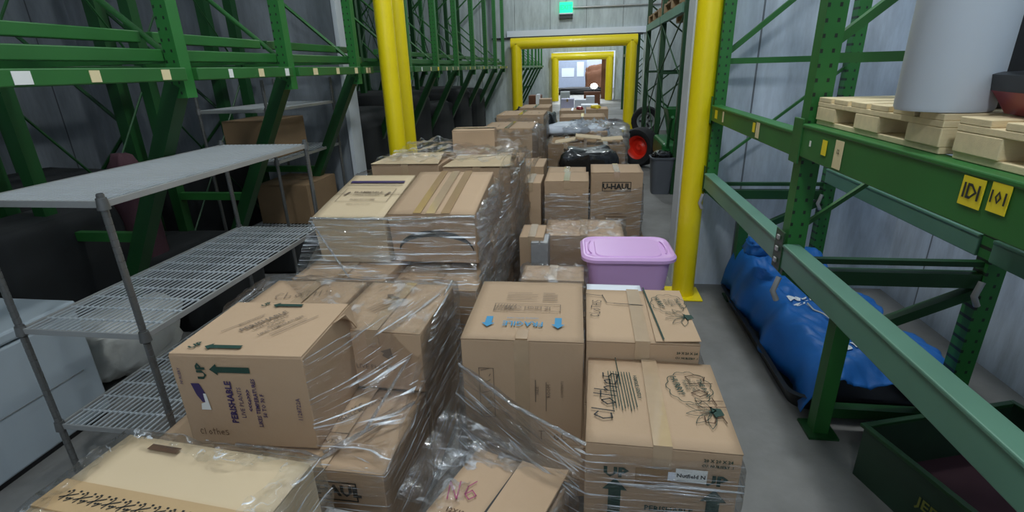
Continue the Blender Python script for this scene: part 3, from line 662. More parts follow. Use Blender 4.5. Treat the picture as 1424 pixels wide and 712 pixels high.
load('added black mass filling in the shade under the left rack, nearest the camera', (-3.95, 1.6, 0), (1.0, 1.3, 1.15)); load('added black mass filling in the shade under the left rack, second from the camera', (-3.9, 3.0, 0), (.9, 1.2, 1.0))
load('added black mass filling in the shade under the left rack by the partition wall', (-3.8, 4.3, 0), (1.0, 1.0, .9))
load('low added black mass for the shade between the freezer and the rear wire unit', (-3.0, 3.15, 0), (.9, .8, .5)); load('added black mass for the shade behind the wire shelving beside the rear rack posts', (-3.55+.35, 2.45, 0), (.45, .8, .9))
load('flat added black mass for the shade under the lowest shelf of the rear wire unit', (-2.7, 4.3, 0), (.5, 1.0, .32))
for k, yy in enumerate((6.2, 7.7, 9.2, 10.8, 12.4)): load(('nearest', 'second', 'third', 'fourth', 'farthest')[k]+' added dark mass for the shade under the racks beyond the yellow pipes', (-3.2, yy, 0), (1.5, 1.3, (1.2, 1.35, 1.1, 1.3, 1.2)[k]))

# ================================================================== CARTONS, NEAR RIGHT STACK
def flower(ik, x, y, s, deg):
    a = R(deg); c, q = math.cos(a), math.sin(a)
    tr = lambda p: (x+(p[0]*c-p[1]*q)*s, y+(p[0]*q+p[1]*c)*s)
    for k in range(5):
        th = R(20+35*k); L_ = 1.0; pts = []
        for i in range(9): f = i/8; wdt = .16*math.sin(math.pi*f); pts.append((L_*f*math.cos(th)-wdt*math.sin(th), L_*f*math.sin(th)+wdt*math.cos(th)))
        for i in range(9): f = 1-i/8; wdt = -.16*math.sin(math.pi*f); pts.append((L_*f*math.cos(th)-wdt*math.sin(th), L_*f*math.sin(th)+wdt*math.cos(th)))
        ik.line([tr(p) for p in pts], .002)
    ik.poly([tr(p) for p in ((-.25, -.1), (.25, -.1), (.2, -.4), (-.2, -.4))]); ik.poly([tr(p) for p in ((-.33, 0), (.33, 0), (.33, -.1), (-.33, -.1))])
def plant_cloud(x, y, s=1):
    """plant-shipper cloud with writing turned a quarter turn, a flower pot drawn at its foot"""
    g = Ink().ell(x, y+.045*s, .062*s, .075*s, .0025, n=64, wob=.13, lobes=11)
    g.text('HURRY!', x-.035*s, y+.05*s, .028*s, -80, bold=.02); g.text('PLEASE', x-.008*s, y+.055*s, .017*s, -80).text('TAKE ME', x+.008*s, y+.055*s, .017*s, -80).text('OUT OF', x+.021*s, y+.055*s, .014*s, -80); g.text('THE BOX', x+.042*s, y+.045*s, .022*s, -80, bold=.02)
    flower(g, x+.045*s, y-.075*s, .075*s, 100); return g
# tall box
tc, tw_, trz = from_px((640, 470), (812, 476), .72, .53); S = (tw_, .53, .465)
bl = Ink().arrow(-.14, -.14, .085, .026, -90).arrow(.13, -.14, .085, .026, -90).text('FRAGILE', -.005, -.15, .052, 180, .82, bold=.012).text('HANDLE WITH CARE', -.01, -.105, .013, 180)
gy = Ink().frame(0, -.01, .27, .062, .003).text('IZ HIGH CUBE', .0, -.01, .03, 180, bold=.01).lines(-.03, .13, .13, 5, .017, .003).lines(.09, .13, .06, 5, .017, .005)
for k in range(7): gy.line([(-.13+.012*k, -.035), (-.12+.012*k, .015)], .003)
fr = Ink().lines(-.02+.07, .03, .12, 1, .1, .004, 90).lines(.09, .01, .16, 1, .1, .003, 90).text('SIZE', .055, .02, .02, 90).text('ROOM', .1, .02, .02, 90).text('CONTENTS', .15, .03, .014, 90)
fr.frame(-.135, .0, .055, .22, .003); 
for k in range(9): fr.line([(-.155+.01*(k % 4), -.1+.025*k), (-.12, -.09+.025*k)], .003)
pk = scrawl(Ink(), 'TOoc', .12, -.185, .04, 0, .003)
TALL = carton('large brown FRAGILE box with blue arrows, tallest of the near right stack', tc, S, .255, trz, prints=[('top', 'blue_ink', bl), ('top', 'grey_ink', gy), ('front', 'grey_ink', fr), ('front', 'brown_ink', pk)], seam='none', front_tape=True, tape=False)
MB().box((-.022, -.53/2+.0, .4655), (.022, -.53/2+.07, .4715)).build('tape', M['tape'], TALL)
carton('brown box directly beneath the large FRAGILE box', (tc[0]+.02, tc[1]), (tw_+.0, .53, .25), .003, trz, front_tape=True)
# upper clothes box
cc, cw, crz = from_px((814, 473), (976, 480), .72, .45); S = (cw-.006, .45, .27)
g1 = plant_cloud(.13, .03, 1.0).line([(.045, .222), (.072, -.222)], .006)
k1 = scrawl(Ink(), 'cLoTHS', -.16, .03, .036, 85, .0028)
k1.line([(-.2, .16), (-.13, .145), (-.13, .155)], .004).line([(-.085, .075), (.03, .066)], .005).line([(-.13, .15), (-.115, .08), (-.085, .075)], .003).frame(-.155, .04, .09, .2, .0)
f1 = Ink().text('20 X 20 X 24', .155, .1, .013, 0, bold=.03).text('CU. NURSERY .1', .155, .08, .011, 0, bold=.03).text('UP', .165, .03, .045, 0, 1.2, bold=.04)
B1 = carton('box marked clothes behind the front clothes box, its top flaps slightly apart', cc, S, .45, crz, prints=[('top', 'ink', k1), ('front', 'green_ink', f1)], seam='y', tape=True)
MB().box((-.09, -.2275, .16), (.0, -.2262, .185)).build('hand_hole', M['black'], B1); MB().box((-.035, -.2282, .163), (-.005, -.2274, .18)).build('red_content', M['red'], B1)
MB().grid(lambda u, v: Vector((.045+u*(cw/2-.048), -.225+v*.445, .272+.008*u*(1-v)+.004)), 8, 8).build('loose_flap', M['card'], B1, solid=.003)
g1.mesh('print', M['green_ink'], B1, (0, 0, .286), (1, 0, 0), (0, 1, 0))
carton('plain box supporting the upper clothes box', cc, (cw, .45, .444), .003, crz)
# front clothes box
uc, uw, urz = from_px((814, 613), (1035, 632), .65, .445); S = (uw, .445, .44)
g2 = plant_cloud(.115, .02, 1.05)
k2 = scrawl(Ink(), 'clothes', -.15, .0, .06, 84, .0048, .6)
g2.lines(-.11, .12, .2, 1, 1, .003, -86)
for k in range(9): g2.line([(-.145+.009*k, .13), (-.13+.009*k, -.08+.01*(k % 3))], .0026)
g2.text('HANDLE GENTLY', -.052, .05, .016, -86, bold=.02)
k3 = scrawl(Ink(), 'cloths', .155, .01, .07, -84, .0036, .62)
fu = Ink().text('UP', -.125, .12, .048, 0, 1.2, bold=.04).arrow(-.125, -.0, .2, .036, 90).text('UP', .145, .12, .048, 0, 1.2, bold=.04).arrow(.15, -.01, .2, .036, 90)
fu.text('20 X 20 X 24', .15, .19, .014, bold=.03).text('CU. NURSERY .1', .15, .172, .012, bold=.03).text('PERISHABLE', .03, .0, .026, bold=.03).text('LIVE PLANTS', .03, -.04, .022, bold=.02).text('<<<o>>>', .0, -.075, .024, bold=.03).text('LIKES TEMPERATURES 50-70', .03, -.11, .018, bold=.03)
UPB = carton('front box marked clothes with UP and dark green arrows on its wrapped face', uc, S, .21, urz, prints=[('top', 'green_ink', g2), ('top', 'ink', k2), ('top', 'brown_ink', k3), ('front', 'green_ink', fu)], seam='y', tape=True)
MB().box((-.07, -.226, .30), (.03, -.2245, .365)).build('hand_hole', M['cardin_shaded'], UPB); MB().box((.02, -.2275, .33), (.05, -.2262, .36)).build('paper_tag', M['paper'], UPB)
MB().box((.04, -.228, .33), (.125, -.2265, .375)).build('paper_label', M['wstick'], UPB); Ink().text('Nutfield N', 0, 0, .018, bold=.03).mesh('label_print', M['ink'], UPB, (.082, -.2285, .352), (1, 0, 0), (0, 0, 1))
MB().grid(lambda u, v: Vector((-.0+u*(uw/2-.004), -.225+v*.44, .442+.010*u*(1-v)+.002)), 8, 8).build('loose_flap', M['cardpale'], UPB, solid=.004) if False else None
carton('box at the bottom under the front clothes box', uc, (uw, .445, .20), .003, urz)
# white carton and tote behind
carton('small white carton squeezed between the clothes boxes and the lilac tote', (.16, 2.26), (.26, .2, .62), .003, m='paper', seam='x', tape=False)
t = thing('storage_tote', 'lilac plastic storage tote with snap lid beside the yellow pipe', 'tote', (.295, 3.24, .105), R(2))
loft([(rrect(.40, .27, .06), 0), (rrect(.46, .33, .07), .17), (rrect(.49, .36, .075), .175), (rrect(.53, .39, .08), .36), (rrect(.55, .41, .08), .362), (rrect(.555, .415, .08), .385)]).build('tote_body', M['pink'], t, smooth=35)
loft([(rrect(.585, .44, .09), .372), (rrect(.60, .455, .1), .376), (rrect(.60, .455, .1), .395), (rrect(.57, .43, .09), .41), (rrect(.55, .41, .085), .411), (rrect(.53, .39, .08), .403), (rrect(.42, .36, .07), .402), (rrect(.41, .35, .07), .409), (rrect(.3, .3, .06), .409)]).build('lid', M['pink'], t, smooth=35)
for s in (-1, 1): 
    MB().tube([(s*.235, -.12, .408), (s*.248, -.06, .410), (s*.25, 0, .411), (s*.248, .06, .410), (s*.235, .12, .408)], .005, 8).build('lid_rib', M['pink'], t, smooth=60)
    MB().box((s*.275-.02, -.07, .34), (s*.275+.02, .07, .372)).build('handle', M['pink'], t, bevel=.006)
pallet('worn pallet under the lilac tote', (.30, 3.27), (.62, .5, .1), 0.0, m='oldwood')

# open box with pink writing
fl_ = onz(665, 622, .45); fr_ = onz(792, 668, .45); v = (fr_-fl_).normalized(); n_ = Vector((v.y, -v.x, 0))
L_ = (fr_-fl_).length; W_ = .40; cen = (fl_+fr_)/2+n_*W_/2; rz6 = math.atan2(v.y, v.x)
g6 = scrawl(Ink(), 'N6', -.10, .02, .07, 25, .0035); i6 = Ink().text('12X12', -.085, -.06, .022, 8, bold=.03).text('X 12', -.06, -.09, .02, 8, bold=.03).hand([[(0, 0), (.3, .4), (.6, .2), (.9, .6), (1.2, .3), (1.5, .5)]], .03, .12, .06, 0, .003)
PB = carton('open-topped box with pink handwriting at the bottom centre of the photo', (cen.x, cen.y), (L_, W_, .445), .003, rz6, prints=[('top', 'pink_ink', g6), ('top', 'brown_ink', i6)], seam='y', tape=False, amp=.008)
MB().grid(lambda u, v: Vector((.002+(u*.5)*L_*.98, -W_/2+v*W_, .452+.03*u*u+.004)), 8, 8).build('raised_flap', M['card'], PB, solid=.004)
Ink().poly([(-.012, -.19), (.0, -.19), (.004, .17), (-.002, .17)]).mesh('flap_gap', M['black'], PB, (0, 0, .4535), (1, 0, 0), (0, 1, 0))
carton('low box tucked in front of the pink-marked box, only its corner in view', (onz(800, 705, .38).x+.02, .84), (.3, .26, .375), .003, R(-30))

# ================================================================== PERISHABLE STACK
pc, pw, prz = from_px((232, 492), (419, 497), .80, .39); S = (pw, .39, .365)
ft = Ink().text('UP', -.125, .12, .042, 90, 1.2, bold=.04).arrow(-.025, .128, .14, .022, 180)
ft2 = Ink().text('PERISHABLE', -.045, .0, .032, 88, bold=.03).text('LIVE PLANTS', -.01, .0, .022, 88).text('<<<o>>>', .02, .01, .022, 88, bold=.03).text('LIKES TEMPERATURES', .045, .0, .020, 88, bold=.02).text('50 TO 70 F', .067, -.01, .02, 88, bold=.02)
ft2.text('1128722A', .19, -.02, .022, 88).text('NURSERY', -.205, .1, .015, 88)
ft3 = scrawl(Ink(), 'clothes', -.135, -.125, .022, 0, .002, .7)
tt = Ink().arrow(-.06, -.155, .13, .02, 180).text('UP', -.16, -.15, .035, 60, bold=.04).arrow(-.0, .16, .12, .02, 180).text('UP', -.09, .165, .03, 60, bold=.04)
tt2 = Ink().text('PERISHABLE', -.02, .03, .034, 58, bold=.03).text('LIVE PLANTS', .01, .02, .024, 58).text('<<o>>', .035, .01, .024, 58, bold=.02).text('LIKES TEMPERATURES', .06, .0, .018, 58, bold=.02).lines(-.08, .03, .2, 1, .01, .003, 58).lines(.1, .01, .18, 2, .016, .003, 58).text('Bluebonnet', -.07, .03, .02, 58)
PER = carton('brown PERISHABLE box with dark UP arrows lying on its side left of the aisle', pc, S, .436, prz, m='card', prints=[('front', 'green_ink', ft), ('front', 'violet', ft2), ('front', 'brown_ink', ft3), ('top', 'green_ink', tt), ('top', 'grey_ink', tt2)], seam=None or 'y', tape=False)
for ch in list(PER.children):
    if ch.name.startswith('top_flap'): bpy.data.objects.remove(ch)
MB().hexa([Vector(p) for p in ((-pw/2+.004, -.193, .357), (-pw/2+.004, -.193, .366), (-pw/2+.004, .193, .357), (-pw/2+.004, .193, .366), (pw/2-.002, -.193, .357), (pw/2-.002, -.193, .366), (pw/2-.002, .193, .357), (pw/2-.002, .193, .366))]).build('top_panel', M['card'], PER, bevel=.002)
vi = Ink().poly([(-.175, .075), (-.145, .075), (-.13, .03), (-.13, -.0), (-.15, .0), (-.165, .03)]); vi.mesh('violet_mark', M['violet'], PER, (0, -.1985, .18), (1, 0, 0), (0, 0, 1))
Ink().poly([(-.14, .035), (-.13, .035), (-.125, -.03), (-.16, -.03), (-.155, -.005), (-.14, .0)]).mesh('pale_mark', M['wstick'], PER, (0, -.1990, .18), (1, 0, 0), (0, 0, 1))
MB().grid(lambda u, v: Vector((pw/2+.003+.015*v, .19-.16*(1-u)*(1-v*.5), .362-v*.10*u)), 8, 6).build('side_flap', M['card'], PER, solid=.004)
def box4(label, x0, x1, y0, y1, z0, z1, rz=0, **k): return carton(label, ((x0+x1)/2, (y0+y1)/2), (x1-x0, y1-y0, z1-z0), z0, rz, **k)
uh = Ink().frame(.03, .13, .19, .075, .005).text('U-HAUL', .03, .13, .06, 0, 1.0, bold=.045)
uht = Ink().frame(-.07, -.10, .2, .09, .004).text('CONTENTS', -.07, -.10, .03).text('SMALL MOVING BOX', .03, .1, .024, 55, bold=.02).text('BOOKS', -.03, .05, .045, 55, bold=.02).lines(.1, .05, .2, 4, .018, .003, 55)
UH = box4('low brown box printed U-HAUL under the PERISHABLE stack', -1.065, -.615, 1.215, 1.66, .003, .43, R(-1), prints=[('front', 'ink', uh), ('top', 'grey_ink', uht)])
box4('brown box under the left end of the PERISHABLE box', -1.50, -1.075, 1.27, 1.68, .003, .43)
box4('brown base box behind the low U-HAUL box', -1.07, -.60, 1.68, 2.14, .003, .43)
box4('brown base box deep in the PERISHABLE stack beside the wire shelving', -1.52, -1.08, 1.70, 2.14, .003, .43)
a = onz(395, 403, .70); b = onz(512, 412, .70); c_ = onz(626, 410, .70); e_ = onz(573, 466, .70)
q2 = Ink().text('UP', .03, .04, .04, 60).arrow(-.03, .07, .08, .02, 150); 
q2.lines(-.06, .0, .14, 4, .02, .003, 60)
f2 = Ink().arrow(.06, .04, .05, .03, 60).text('LIVE PLANTS', -.0, -.03, .03)
box4('brown box with faded arrow print behind the right end of the PERISHABLE box', -1.0, -.60, 1.66, 2.12, .436, .70, R(-2), prints=[('top', 'grey_ink', q2), ('front', 'grey_ink', f2)], seam='y')
q1 = scrawl(Ink(), 'CboTHs', 0, .05, .06, 15, .003).lines(0, -.05, .2, 3, .02, .003)
box4('brown box with faded scribble behind the left end of the PERISHABLE box', -1.47, -1.02, 1.70, 2.12, .436, .70, R(1), prints=[('top', 'grey_ink', q1)], seam='y')

# ================================================================== NEAR LEFT BOX
fl = onz(181, 603, .65); fr2 = onz(434, 643, .65); v = (fr2-fl).normalized(); n_ = Vector((v.y, -v.x, 0)); L1 = (fr2-fl).length; W1 = .46; cen = (fl+fr2)/2+n_*W1/2; rz1 = math.atan2(v.y, v.x)
zz = Ink()
for k in range(11):
    x = -.24+.045*k
    for q in range(5): zz.rect(x-.012+.008*q, .02+.016*math.sin(q*1.7+.5)-.003*k*.0, .007, .005)
    zz.line([(x-.02, .008), (x+.02, .026)], .0035).line([(x-.012, .0), (x+.0, .03)], .003).line([(x+.004, .0), (x+.02, .012)], .003)
NB = carton('large tan box in the bottom left corner with a stamped tape strip', (cen.x, cen.y), (L1, W1, .62), .028, rz1, prints=[], m='cardpale', seam='x', tape=False)
MB().box((-L1/2, -.045, .6205), (L1/2, .045, .6265)).build('tape', mat('tan_tape', (190, 160, 120), .35, var=.04), NB)
zz.mesh('tape_print', M['ink'], NB, (0, -.018, .628), (1, 0, 0), (0, 1, 0))
Ink().rect(-.14, .19, .1, .022).mesh('printed_bar', M['brown_ink'], NB, (0, 0, .6285), (1, 0, 0), (0, 1, 0))
carton('small grey wrapped box between the bottom left box and the low U-HAUL box', (onz(462, 700, .5).x, onz(462, 700, .5).y-.03), (.12, .16, .42), .003, rz1, m='greywrap', tape=False, seam='x')

# ================================================================== SMILE-MARKED STACK
base3 = [box4('brown bottom box jutting out at the left of the smile-marked stack', -1.58, -1.05, 2.38, 2.86, .003, .595, prints=[]),
 box4('brown bottom box at the right of the smile-marked stack', -1.04, -.55, 2.40, 2.86, .003, .545), box4('brown bottom box at the back left of the smile-marked stack', -1.56, -1.05, 2.88, 3.36, .003, .70), box4('brown bottom box at the back right of the smile-marked stack', -1.04, -.53, 2.88, 3.36, .003, .66)]
tl = R(9.5)
al = Ink().rect(0, .19, .36, .035); al2 = Ink().line([(-.18, .135), (.18, .135)], .006)
al3 = Ink().frame(0, -.02, .32, .2, .003).text('FLAMMABLE', 0, .02, .034, bold=.02).text('MAKE DINNER', 0, -.02, .026).text('PLAN AT HOME', 0, -.09, .022, bold=.02).arrow(-.13, .0, .06, .012, 70).arrow(.13, .0, .06, .012, 70).text('MEAL KITS TO GO', 0, -.16, .018)
AL = carton('pale box with dark band, left one of the tilted pair atop the left stack', (-1.315, 2.96), (.42, .66, .29), .655, R(1), tilt=(tl, 0), m='cardpale', prints=[('top', 'violet', al), ('top', 'ink', al2), ('top', 'grey_ink', al3)], seam='x', tape=False)
sm = Ink(); P1 = []; P2_ = []
for k in range(25): a_ = math.pi*(k/24); P1.append((.01+.22*-math.cos(a_), -.07+.125*math.sin(a_))); P2_.append((.01+.215*-math.cos(a_), -.075+.09*math.sin(a_)))
for k in range(24): sm.poly([P1[k], P1[k+1], P2_[k+1], P2_[k]])
AR = carton('brown box with dark curved smile mark under film, beside the pale banded box', (-.835, 3.0), (.50, .66, .31), .65, R(0), tilt=(tl, 0), prints=[('front', 'ink', sm)], seam='y', tape=True)
MB().box((-.10, -.33, .3145), (-.055, .33, .3165)).build('tape', M['tape'], AR); MB().box((.06, -.33, .3145), (.11, .33, .3165)).build('tape', M['tape'], AR)
for (x0, x1, y0, y1, z1, lab) in ((-1.5, -1.0, 3.45, 3.95, 1.02, 'brown box with loose flaps behind the smile-marked pair, left side'), (-.98, -.5, 3.45, 3.95, 1.0, 'brown box with loose flaps behind the smile-marked pair, aisle side'),
                                 (-1.5, -1.0, 3.98, 4.45, .955, 'brown box at the back of the left stack, rack side'), (-.98, -.5, 3.98, 4.45, .95, 'brown box at the back of the smile-marked stack, aisle side')):
    bx = box4(lab, x0, x1, y0, y1, .003, z1, R(rnd.uniform(-2, 2)))
    if y0 < 3.5:
        w_, d_, h_ = x1-x0, y1-y0, z1
        for s in (-1, 1): MB().hexa([Vector(p) for p in ((-w_/2+.02, s*.02, h_+.01), (-w_/2+.02, s*.02, h_+.015), (-w_/2, s*(d_/2), h_+.005), (-w_/2, s*(d_/2), h_+.01), (w_/2-.02, s*.02, h_+.05), (w_/2-.02, s*.02, h_+.055), (w_/2, s*d_/2, h_+.008), (w_/2, s*d_/2, h_+.013))]).build('raised_flap', M['cardpale'], bx)
box4('upright wrapped box poking up at the back of the smile-marked stack', -1.06, -.72, 4.05, 4.32, .965, 1.19, R(6), seam='x')

# ================================================================== GENERIC WRAPPED BOXES FARTHER BACK
def gen(label, u0, u1, vt, Y, dep, z0, m='card', rz=0, **k):
    a = ony(u0, vt, Y); b = ony(u1, vt, Y); zt = (a.z+b.z)/2
    return carton(label, ((a.x+b.x)/2, Y+dep/2), (b.x-a.x, dep, zt-z0), z0, rz, m=m, simple=k.pop('simple', False), **k)
def fit(label, objs_sizes, z0, z1, **k):
    pts = []
    for o, w_, d_ in objs_sizes: pts += [tuple(p)[:2] for p in corners(o, w_, d_, k.get('pad', .006))]
    k.pop('pad', None); return wrap(label, pts, z0, z1, **k)
def wd(o):
    me = [c for c in o.children if c.name.startswith('body')][0]; b = me.data.vertices
    xs = [v.co.x for v in b]; ys = [v.co.y for v in b]; return (o, max(xs)-min(xs), max(ys)-min(ys))
u1_ = Ink().frame(.0, .17, .25, .08, .006).text('U-HAUL', 0, .17, .068, bold=.045); u1_2 = Ink().lines(0, -.08, .2, 5, .03, .006)
UH2 = gen('upright box printed U-HAUL standing in the middle of the aisle stack', 822, 895, 240, 4.56, .42, .155, prints=[('front', 'ink', u1_), ('front', 'brown_ink', u1_2)])
UL = gen('wrapped brown box left of the upright U-HAUL box, torn paper on its top', 757, 819, 252, 4.3, .42, .155)
UL2 = gen('wrapped box behind the torn-topped box', 760, 815, 243, 4.76, .4, .155)
pallet('pallet under the upright U-HAUL box', (.08, 4.7), (.98, .95, .13), 0.01, m='oldwood')
B7 = gen('brown box in crumpled film just behind the lilac tote', 757, 868, 328, 3.60, .42, .02)
B8 = gen('low clear-wrapped box between the FRAGILE box and the lilac tote', 724, 812, 390, 2.82, .24, .003, m='card')
B8b = gen('grey plastic-wrapped bundle behind the FRAGILE box, left of the lilac tote', 738, 762, 338, 3.3, .22, .003, m='greywrap', tape=False)
B9 = gen('narrow brown box beside the aisle edge of the wrapped left stack', 722, 756, 330, 3.35, .3, .003)
B10 = gen('tall brown box in shade behind the narrow box', 722, 752, 255, 4.3, .4, .003)
fit('crumpled clear film over the brown box behind the lilac tote', [wd(B7)], .03, wd(B7) and ony(800, 328, 3.6).z, mi=2, crumple=.03, top=True, lip=.2)
fit('clear film around the upright U-HAUL box and its neighbours', [wd(UH2), wd(UL), wd(UL2)], .16, .60, mi=1, crumple=.02, lip=.03)
fit('crinkled film laid over the low box behind the FRAGILE box', [wd(B8)], .02, ony(770, 390, 2.82).z, mi=2, crumple=.02, top=True)
# left line beyond
L1_ = gen('long wrapped box farther back on the left line', 668, 740, 179, 6.0, .8, .35)
L2_ = gen('wider wrapped box behind the long wrapped one', 690, 756, 160, 7.3, .8, .3)
L3_ = gen('brown base box under the long wrapped box', 668, 745, 235, 5.9, .9, .003); 
L4_ = gen('box on the left line nearest the yellow doorway guard', 722, 764, 150, 9.5, .9, .003)
L5_ = gen('small wrapped carton low behind the smile-marked stack', 724, 756, 232, 5.0, .5, .003)
fit('crumpled film around the long box on the left line', [wd(L1_), wd(L3_)], .02, ony(700, 179, 6).z-.04, mi=2, crumple=.05, lip=.2)
fit('film around the wider box farther back on the left line', [wd(L2_)], .05, ony(700, 160, 7.3).z-.05, mi=2, crumple=.05, lip=.2)
lump('black_bag', 'black plastic bag on the floor left of the distant aisle stacks', 'bag', (-1.1, 10.8, 0.0), (.8, .9, .86), 'blackbag', 11)
# centre line beyond
C1_ = gen('brown box at the right end of the dark wrapped pallet behind the U-HAUL box', 816, 870, 203, 6.0, .6, .02, m='cardin_shaded')  # darker board colour stands in for the shade on this box
C2_ = gen('open-flapped box at the left end of the dark wrapped pallet', 762, 812, 200, 6.0, .6, .02, m='cardin_shaded')  # same darkened board, shade put into its colour
lump('black_bag', 'shiny black bag of goods wrapped between two boxes behind the U-HAUL box', 'bag', (.05, 5.72, .02), (.66, .46, .76), 'blackbag', 4, .16, None, .42)
for s, (uu, vv) in enumerate(((765, 199), (800, 193), (830, 196))):
    p = ony(uu, vv, 6.05); q = MB().box((p.x-.0, p.y, p.z-.0), (p.x+.30, p.y+.28, p.z+.012), rot=Matrix.Rotation(R((-9, 6, -4)[s]), 3, 'Y')).build('loose_cardboard_flap', M['cardpale']); tag(q, ('pale cardboard flap at the left', 'pale cardboard flap in the middle', 'pale cardboard flap at the right')[s]+' of the dark wrapped pallet top', 'cardboard sheet')
fit('dull film around the dark pallet behind the U-HAUL box', [wd(C1_), wd(C2_)], .03, .8, mi=2, crumple=.04, lip=.05)
C3_ = gen('small brown box on the pallet of white bags', 812, 845, 184, 8.0, .5, .02)
for k, (uu, vv, ww, m_, lab) in enumerate(((785, 178, .75, 'white', 'white wrapped bag lying on the third aisle pallet, left side'), (822, 180, .6, 'white', 'white wrapped bag lying on the third aisle pallet, right side'), (790, 186, .6, 'maroon', 'dark folded bag under the white bags on the third aisle pallet'))):
    p = ony(uu, vv, 8.2+.3*k); lump('plastic_bag', lab, 'bag', (p.x, p.y, p.z-.08), (ww, .7, .16), m_, 20+k, .2)
gen('brown base box under the white bags', 764, 840, 190, 7.9, .9, .003)
fit('loose clear film over the pallet of white bags', [wd(C3_)], .3, ony(820, 172, 8.3).z, mi=2, crumple=.08, lip=.3, pad=.25)
gen('tan box in the row just before the farther stacks', 778, 842, 163, 10.0, .8, .003, m='card')
gen('pale brown box right of centre before the nearer doorway', 815, 846, 152, 12.0, .8, .003)
gen('brown box left of centre before the nearer doorway', 778, 813, 154, 12.0, .8, .003)
gen('lilac-white carton standing tall beyond the nearer doorway', 780, 798, 138, 15.0, .5, .003, m='lilacbox')
for k, (u0, u1, vt, Y, m_, lab) in enumerate(((799, 815, 139, 16, 'paper', 'flat white carton beyond the nearer doorway'), (808, 832, 146, 14.6, 'white', 'white flat parcel beside the yellow strap'), (815, 827, 134, 18, 'paper', 'small grey appliance box deep in the doorway'), (779, 792, 128, 20, 'silver', 'grey box deep in the doorway at left'), (735, 752, 133, 15.4, 'brown', 'brown box left of the nearer doorway stacks'), (748, 766, 138, 14.9, 'card', 'tan box just inside the left of the nearer doorway'), (745, 749, 132, 14.7, 'paper', 'upright white roll inside the left of the nearer doorway'), (812, 835, 128, 24, 'brown', 'dark brown crate deep in the far doorway'))):
    gen(lab, u0, u1, vt, Y, .6, .003, m=m_, simple=True)
for u, v_, Y, m_, lab in ((828, 151, 12.3, 'ystick', 'yellow strap bundle on top of the far aisle boxes'), (806, 154, 12.3, 'red', 'small red item on top of the far aisle boxes')):
    p = ony(u, v_, Y); lump('strap_bundle', lab, 'bundle', (p.x, p.y, ony(830 if u > 820 else 795, 152 if u > 820 else 154, 12.0).z), (.22 if u > 820 else .15, .2, .07), m_, 5, .3)
lump('black_bag', 'black bag standing between the left line and the white bags', 'bag', (-.62, 8.3, 0), (.42, .5, .98), 'blackbag', 14, .15)
# end room
p = ony(806, 126, 33); lump('dark_tarp_heap', 'dark tarpaulin heap in the bright room beyond the farther doorway', 'tarp', (p.x, 33, 0), (3.0, 1.5, p.z+.2), 'rubber', 31)
p = ony(828, 118, 34.5); lump('grey_covered_machine', 'grey covered machine against the white end wall', 'machine', (p.x+.1, 35.5, 0), (1.5, 1.2, 1.1+.5), 'brown', 33)
p = ony(826, 121, 31); t = thing('floor_lamp', 'glaring bright work lamp in the room beyond the farther doorway', 'lamp', (p.x, 31, 0))
MB().tube([(0, 0, 0), (0, 0, p.z-.1)], .03).build('stand', M['black'], t, smooth=60); MB().lathe([(0, -.16), (.16, -.1), (.2, 0), (.16, .1), (0, .16)], (0, 0, p.z+.05), 20).build('bulb', M['lampglow'], t, smooth=60)
t = thing('brown_curtain', 'brown board leaning at the right side of the farther doorway', 'board', (ony(844, 120, 27.8).x, 27.9, 0)); MB().box((-.3, 0, 0), (.3, .06, 2.0)).build('panel', M['brown'], t, bevel=.01)
t = thing('window_unit', 'pale panelled cabinet against the end wall seen through both doorways', 'cabinet', (-.9, 39.5, 0)); MB().box((-1.0, 0, 0), (1.0, .8, 2.1)).build('body', mat('cool_cabinet', (150, 160, 182), .5), t); MB().box((-.8, -.03, .9), (.1, 0, 1.5)).build('door_panel', M['white'], t); MB().box((.3, -.03, .9), (.8, 0, 1.9)).build('door_panel', M['white'], t)

# ================================================================== RIGHT SIDE OF THE NEXT ROOM
def wheel(name, label, c, r, w_, hub, rz, tilt=0, tread=True):
    t = thing(name, label, 'wheel', c, rz, rot=(tilt, 0, rz))
    pr = [(r*.60, -w_*.35), (r*.72, -w_*.5), (r*.93, -w_*.5), (r, -w_*.3), (r, w_*.3), (r*.93, w_*.5), (r*.72, w_*.5), (r*.60, w_*.35), (r*.60, -w_*.35)]
    mb = MB(); rings = []
    n = 40
    for R_, y in pr: rings.append([mb.bm.verts.new((R_*math.cos(2*math.pi*k/n)*(1+(.02 if tread and R_ > r*.95 and k % 2 else 0)), y, R_*math.sin(2*math.pi*k/n)*(1+(.02 if tread and R_ > r*.95 and k % 2 else 0)))) for k in range(n)])
    for a, b in zip(rings, rings[1:]):
        for k in range(n): mb.bm.faces.new([a[k], a[(k+1) % n], b[(k+1) % n], b[k]])
    mb.build('tyre', M['rubber'], t, smooth=50)
    if hub == 'silver':
        for k in range(6):
            a = 2*math.pi*k/6; c_ = Vector((math.cos(a)*r*.33, -w_*.13, math.sin(a)*r*.33)); MB().box(c_-Vector((r*.12, .012, r*.06)), c_+Vector((r*.12, .012, r*.06)), Matrix.Rotation(-a, 3, 'Y')).build('rim_slot', M['black'], t, bevel=.004)
    mb = MB().lathe([(0, -w_*.1), (r*.15, -w_*.14), (r*.2, -w_*.05), (r*.45, w_*.05), (r*.52, -w_*.3), (r*.61, -w_*.38), (r*.61, w_*.38), (r*.5, w_*.3), (0, w_*.2)], n=30, axis='y'); mb.build('hub', M[hub], t, smooth=50); return t
p = ony(898, 168, 11.4); wheel('spare_tyre', 'spare car tyre with grey rim leaning by the green machine', (p.x, 11.4, .32 if False else p.z), .30, .2, 'silver', R(-8))
lump('black_bag', 'black sack under the spare tyre', 'bag', (p.x, 11.4, 0), (.5, .4, max(.1, p.z-.31)), 'blackbag', 44)
